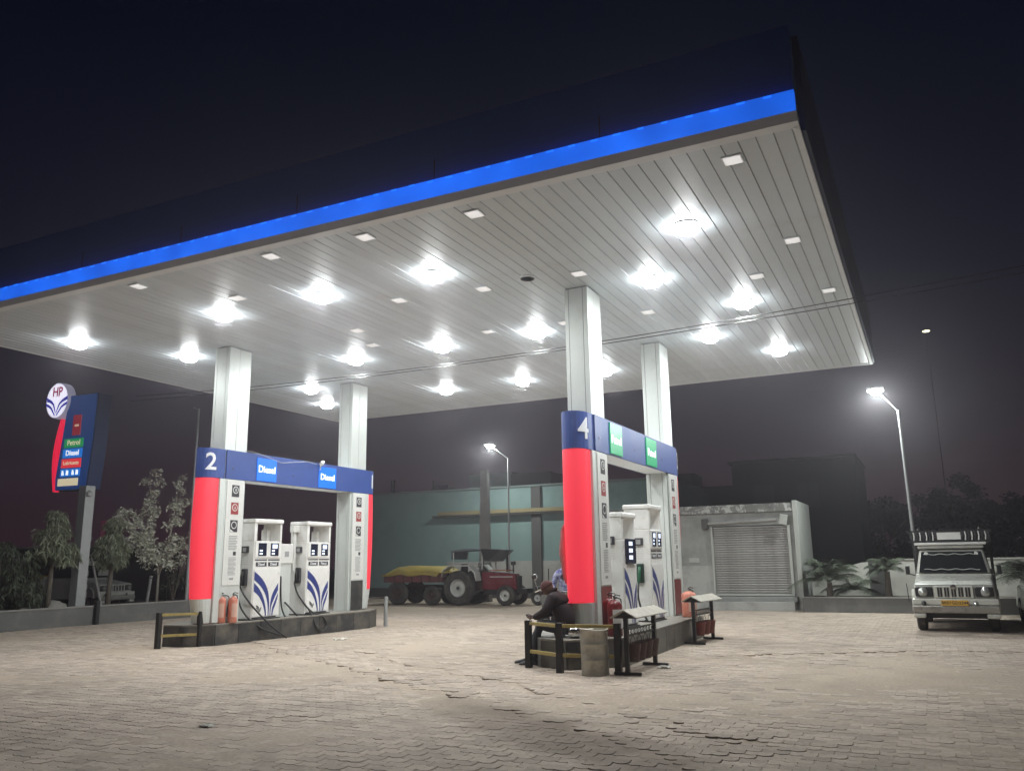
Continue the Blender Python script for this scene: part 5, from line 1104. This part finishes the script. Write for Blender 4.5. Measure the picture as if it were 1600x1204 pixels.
t = thing('shop_building', 'grey flat-roofed shop with a closed rolling shutter', 'building', (-6.7, 27.0, 0))
box('wall', M_grey, -3.1, .44, 0, 2.8, 0, 2.98, t); box('wall', M_grey, 2.80, 2.98, 0, 2.8, 0, 2.98, t); box('wall_over_shutter', M_grey, .44, 2.80, 0, 2.8, 2.58, 2.98, t); box('inner_wall', M_pil, .44, 2.80, .3, 2.8, .4, 2.58, t)
box('parapet', M_flake, -3.15, 3.0, -.08, 2.85, 2.982, 3.24, t, .01); box('return_wall', M_lwall, 2.982, 3.12, -.1, 2.9, 0, 3.30, t, .01); box('lower_wall_band', M_grey2, -3.1, .42, -.02, -.001, 0, 1.35, t); box('name_plate', M_lwall, -.35, -.02, -.03, -.021, 1.45, 1.6, t)
box('jamb', M_lwall, .40, .46, -.05, .02, .42, 2.56, t); box('jamb', M_lwall, 2.78, 2.86, -.05, .02, .42, 2.56, t)
box('step', M_grey2, .35, 2.9, -.55, -.001, 0, .26, t, .01); box('step', M_grey, .35, 2.95, -.3, -.002, .262, .40, t, .01); box('step', M_grey2, -.9, .30, -.3, -.002, 0, .26, t, .01)
sh = box('rolling_shutter', M_seam, .462, 2.778, .03, .06, .42, 2.56, t)
slm = MB().prism([(0, 0), (-.012, .01), (-.018, .035), (-.012, .06), (0, .07)], .465, 2.775, 'x').mesh('slat', M_shut); bm = bmesh.new(); bm.from_mesh(slm); bmesh.ops.recalc_face_normals(bm, faces=bm.faces); bm.to_mesh(slm); bm.free()
for i in range(28):
    o = bpy.data.objects.new('slat', slm); COL.objects.link(o); o.parent = sh; o.location = (0, .027 + random.gauss(0, .002), .50 + i * .0735)
box('bottom_bar', M_lwall, .465, 2.775, -.01, .028, .42, .49, sh)
MB().cyl((.35, -.10, 2.66), (2.5, -.10, 2.72), .05).build('shutter_tube', M_shut, t); box('bracket', M_pil, .15, .34, -.16, -.002, 2.50, 2.82, t, .01)
t2 = thing('flood_lamp', 'unlit white floodlight fixed above the corner of the rolling shutter', 'floodlight', (-4.0, 26.85, 2.72)); MB().box(-.12, .12, -.05, .05, -.16, .16).build('housing', M_lwall, t2, .02).rotation_euler = (0, .2, 0); MB().cyl((-.12, 0, 0), (-.5, .05, .0), .015).build('arm', M_pole, t2)

t = thing('dark_building', 'unlit two-storey building rising behind the shop with the shutter', 'building', (-5.4, 40.0, 0))
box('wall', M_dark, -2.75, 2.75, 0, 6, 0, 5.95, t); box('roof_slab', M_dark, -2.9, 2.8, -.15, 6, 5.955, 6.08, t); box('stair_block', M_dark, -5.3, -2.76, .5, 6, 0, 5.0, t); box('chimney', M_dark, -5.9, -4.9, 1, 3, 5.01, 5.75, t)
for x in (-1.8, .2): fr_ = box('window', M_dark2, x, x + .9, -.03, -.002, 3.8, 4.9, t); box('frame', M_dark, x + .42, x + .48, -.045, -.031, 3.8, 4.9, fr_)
t = thing('boundary_wall', 'whitewashed boundary wall with a swept curve behind the palms', 'boundary wall', (-3.5, 28.5, 0))
cv = [(0, 0), (0, .78), (.5, .95), (.9, 1.12), (1.2, 1.30), (1.5, 1.38), (1.70, 1.40), (1.70, 0)]
MB().prism(cv, -.08, .08, 'y').build('curved_section', M_bwall, t); box('pier', M_pil, 1.703, 2.2, -.13, .13, 0, 1.43, t, .01); box('wall_section', M_bwall, 2.203, 9.5, -.08, .08, 0, 1.44, t, .008); box('coping', M_bwall, 2.2, 9.5, -.11, .11, 1.442, 1.48, t)
box('wall_pier', M_bwall, 4.0, 4.25, -.12, .12, 0, 1.441, t)  # plain pier in the same white paint as the wall
t = thing('planter_kerb', 'low dark kerb of the planting bed beside the shop', 'kerb', (-3.5, 26.3, 0))
box('face', M_kerb, -.05, 5.5, -.1, .1, 0, .40, t, .01); box('coping', M_kerbtop, -.05, 5.5, -.12, .12, .402, .43, t, .004); box('bed_soil', M_soil, -.05, 5.5, .1, 2.1, 0, .38, t)
t = thing('roadside_shed', 'long low shop awning with pale edge on the far side of the road', 'shed', (-37.0, 25.0, 0), R(40))
box('roof', M_kerbtop, -6, 6, -1.2, 1.2, 2.45, 2.52, t); box('back_wall', M_dark, -6, 6, .9, 1.1, 0, 2.44, t)
for x in (-5.8, -2, 2, 5.8): box('post', M_dark, x - .05, x + .05, -1.1, -1.0, 0, 2.44, t)

# ------------------------------------------------------------------ vegetation
def leafy(name, m, par, clumps, per, size, seed, droop=0, aspect=2.2, jit=.6):
    rg = random.Random(seed); mb = MB()
    for (cx, cy, cz, rr) in clumps:
        for _ in range(per):
            th = rg.uniform(0, 2 * math.pi); u = rg.uniform(-1, 1); r_ = rr * rg.random() ** .4; s_ = math.sqrt(1 - u * u)
            p = Vector((cx + r_ * s_ * math.cos(th), cy + r_ * s_ * math.sin(th), cz + r_ * u * .9))
            d_ = Vector((rg.gauss(0, 1), rg.gauss(0, 1), rg.gauss(0, .6) - droop)).normalized(); sd_ = d_.cross(Vector((rg.gauss(0, 1), rg.gauss(0, 1), rg.gauss(0, 1)))).normalized()
            L = size * rg.uniform(.6, 1.3); w = L / aspect / 2
            a = len(mb.v); mb.v += [tuple(p), tuple(p + d_ * L * .5 + sd_ * w), tuple(p + d_ * L + Vector((0, 0, -.1 * L))), tuple(p + d_ * L * .5 - sd_ * w)]; mb.f.append((a, a + 1, a + 2, a + 3))
    me = bpy.data.meshes.new(name); me.from_pydata(mb.v, [], mb.f); me.materials.append(m); o = bpy.data.objects.new(name, me); COL.objects.link(o); o.parent = par; return o
# tall airy tree
t = thing('young_tree', 'tall airy young tree with pale leaves and forked stem behind the low wall', 'tree', (-22.3, 19.2, .42))
stems = [[(0, 0, 0), (.0, .0, .9), (-.12, -.15, 1.8), (-.2, -.35, 3.0), (-.22, -.45, 4.2)], [(.0, .0, .9), (.1, .2, 1.8), (.15, .35, 3.0), (.2, .42, 4.1)], [(0, 0, 1.1), (-.25, -.5, 1.8), (-.4, -.9, 2.5), (-.5, -1.15, 2.9)], [(0, 0, 1.0), (.2, .5, 1.7), (.3, .9, 2.2)], [(-.1, -.1, 1.5), (-.3, -.5, 2.1), (-.45, -.85, 2.0)]]
for s_ in stems: MB().tube(s_, [.045 - .035 * i / (len(s_) - 1) for i in range(len(s_))], 7).build('trunk' if s_[0][2] == 0 else 'limb', M_barkl, t, smooth=True)
rg = random.Random(4); cl = []
for s_ in stems:
    for i in range(1, len(s_)):
        a, b = Vector(s_[i - 1]), Vector(s_[i])
        for f in np.arange(0, 1, .22):
            p = a + (b - a) * f
            if p.z < 1.25: continue
            for _ in range(2): cl.append((p.x + rg.gauss(0, .16), p.y + rg.gauss(0, .20), p.z + rg.gauss(0, .10), .17))
leafy('crown', M_leafA, t, cl, 44, .11, 8, droop=.2)
# drooping trees
def droopy(loc, H, Rd, label, seed, m=M_leafB, lo=.52):
    t = thing('drooping_tree', label, 'tree', loc, 0); MB().tube([(0, 0, 0), (.03, .0, H * .4), (0, 0, H * .9)], [.08, .06, .02], 8).build('trunk', M_bark, t, smooth=True)
    rg = random.Random(seed); cl = []
    for i in range(46):
        f = rg.random(); z = H * (lo + (.98 - lo) * f); r_ = Rd * (1.05 - f) ** .6 * rg.random() ** .5; a = rg.uniform(0, 6.28); cl.append((r_ * math.cos(a), r_ * math.sin(a), z, .20))
        if i % 5 == 0: MB().tube([(0, 0, z), (r_ * .6 * math.cos(a), r_ * .6 * math.sin(a), z + .05), (r_ * math.cos(a), r_ * math.sin(a), z - .1)], [.015, .01, .004], 5).build('limb', M_bark, t)
    leafy('crown', m, t, cl, 70, .20, seed + 1, droop=1.6, aspect=5)
    return t
droopy((-22.25, 15.45, .40), 2.75, .62, 'drooping long-leaved tree standing left of the pylon post', 11)
droopy((-22.35, 17.45, .40), 2.6, .48, 'slimmer drooping tree between the pylon post and the airy tree', 12)
t = droopy((-22.6, 14.2, .40), 1.9, .85, 'dense dark shrub at the near end of the planting bed', 13, M_leafC, .2)
t = droopy((-22.5, 14.85, .40), 1.5, .45, 'small dark shrub between the dense shrub and the drooping tree', 14, M_leafC, .2)
t = thing('bare_bush', 'low twiggy bush under the airy tree', 'bush', (-22.2, 19.75, .42)); rg = random.Random(8)
for i in range(14): a = rg.uniform(0, 6.3); MB().tube([(0, 0, 0), (.15 * math.cos(a), .15 * math.sin(a), .7), (.4 * math.cos(a), .45 * math.sin(a), rg.uniform(1.2, 1.7))], [.012, .008, .003], 4).build('twig', M_bark, t)
leafy('foliage', M_leafC, t, [(rg.gauss(0, .3), rg.gauss(0, .35), rg.uniform(.3, 1.5), .25) for _ in range(22)], 20, .09, 33)
# palms
def palm(loc, label, n, L, H, seed, m=M_leafC, lift=1.0):
    t = thing('bushy_palm', label, 'palm', loc); rg = random.Random(seed)
    if H > .2: MB().tube([(0, 0, 0), (.02, 0, H)], [.10, .07], 8).build('trunk', M_bark, t)
    for i in range(n):
        a = 2 * math.pi * i / n + rg.uniform(-.25, .25); l = L * rg.uniform(.75, 1.1); up = rg.uniform(.35, 1.15) * lift; rach = []
        for k_ in range(9):
            f = k_ / 8; rach.append(Vector((l * f * math.cos(up) * math.cos(a) * (1 - .1 * f), l * f * math.cos(up) * math.sin(a), H + l * f * math.sin(up) - l * .55 * f * f)))
        mb = MB(); mb.tube(rach, [.012 - .001 * k_ for k_ in range(9)], 4)
        for k_ in range(30):
            f = .12 + .86 * k_ / 29; q = f * 8; b = min(int(q), 7); p = rach[b].lerp(rach[b + 1], q - b); d_ = (rach[b + 1] - rach[b]).normalized(); sd_ = d_.cross(Vector((0, 0, 1))).normalized()
            for s_ in (-1, 1):
                ll = l * .30 * math.sin(math.pi * (.12 + .85 * f)) + .05; e = p + (sd_ * s_ * .8 + d_ * .6 + Vector((0, 0, -.25 - .2 * rg.random()))) * ll; w = d_ * .013
                a_ = len(mb.v); mb.v += [tuple(p - w), tuple(p + w), tuple(e)]; mb.f.append((a_, a_ + 1, a_ + 2))
        me = bpy.data.meshes.new('frond'); me.from_pydata(mb.v, [], mb.f); me.materials.append(m); o = bpy.data.objects.new('frond', me); COL.objects.link(o); o.parent = t
    return t
palm((-2.85, 27.0, .38), 'bushy low palm close to the corner of the shop', 24, 1.65, .45, 21, M_leafC, 1.15)
palm((-2.2, 27.5, .38), 'smaller bushy palm before the curved part of the boundary wall', 15, 1.25, .20, 22, M_leafC)
palm((-1.25, 27.3, .38), 'palm with short trunk in front of the dark wall pier', 18, 1.05, .75, 23, M_leafC)
palm((2.15, 25.2, 0), 'large dark palm beyond the white pickup truck', 18, 1.7, .9, 24, M_leafC, 1.1)
palm((3.3, 24.4, 0), 'large dark palm at the edge of the view beyond the car', 16, 1.9, .7, 25, M_leafC, 1.1)
# dark trees on the skyline
def bigtree(loc, H, Rd, label, seed):
    t = thing('broad_tree', label, 'tree', loc, 0, 'dark trees on the skyline'); MB().tube([(0, 0, 0), (.1, 0, H * .35), (0, 0, H * .7)], [.3, .22, .08], 8).build('trunk', M_bark, t)
    rg = random.Random(seed); cl = []
    for i in range(70): a = rg.uniform(0, 6.28); f = rg.random(); r_ = Rd * math.sqrt(rg.random()); zt = H * (.95 - .38 * (r_ / Rd) ** 2); cl.append((r_ * math.cos(a), r_ * math.sin(a) * .7, H * .15 + (zt - H * .15) * f ** .6, .55))
    for i in range(4): a = i * 1.6; MB().tube([(0, 0, H * .35), (Rd * .3 * math.cos(a), Rd * .3 * math.sin(a), H * .55), (Rd * .55 * math.cos(a), Rd * .55 * math.sin(a), H * .68)], [.12, .08, .03], 6).build('limb', M_bark, t)
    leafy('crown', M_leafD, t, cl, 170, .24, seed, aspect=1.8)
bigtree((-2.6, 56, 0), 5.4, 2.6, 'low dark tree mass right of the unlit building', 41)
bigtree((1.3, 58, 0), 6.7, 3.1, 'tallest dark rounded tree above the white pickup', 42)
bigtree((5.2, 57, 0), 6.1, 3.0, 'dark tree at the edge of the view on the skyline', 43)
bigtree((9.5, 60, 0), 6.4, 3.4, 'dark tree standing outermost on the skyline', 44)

# ------------------------------------------------------------------ litter
for i, (x, y, s_, lb) in enumerate(((-6.77, 6.56, .05, 'small crumpled scrap lying on the empty paving in front'), (-11.5, 14.75, .10, 'flat pale scrap of paper near the diesel island'), (-7.7, 10.8, .035, 'tiny white scrap on the cracked paving'), (-3.75, 12.55, .07, 'round pale saucer-like scrap under the near bucket stand'))):
    bm = bmesh.new(); bmesh.ops.create_grid(bm, x_segments=6, y_segments=6, size=s_)
    for v in bm.verts: v.co.z = .035 * mnoise.noise(v.co * (22) + Vector((i * 3, 0, 0))) + .012; v.co.x *= 1.4
    me = bpy.data.meshes.new('paper_scrap'); bm.to_mesh(me); bm.free(); me.materials.append(M_paper); o = bpy.data.objects.new('paper_scrap', me); COL.objects.link(o); o.location = (x, y, ground_h(x, y) + .004); o.rotation_euler = (0, 0, i); md = o.modifiers.new('s', 'SOLIDIFY'); md.thickness = .002; tag(o, lb, 'litter')

# ------------------------------------------------------------------ night air
if HAZE:
    hb = MB().box(-200, 110, -12, 190, -1.1, 20).build('haze', None); tag(hb, kind='stuff')
    hm_ = bpy.data.materials.new('haze'); hm_.use_nodes = True; tt = hm_.node_tree; tt.nodes.clear(); oo = tt.nodes.new('ShaderNodeOutputMaterial'); vv = tt.nodes.new('ShaderNodeVolumePrincipled')
    vv.inputs['Color'].default_value = (.93, .88, .95, 1); vv.inputs['Density'].default_value = HAZE; vv.inputs['Anisotropy'].default_value = .82; tt.links.new(vv.outputs[0], oo.inputs['Volume']); hb.data.materials.clear(); hb.data.materials.append(hm_)
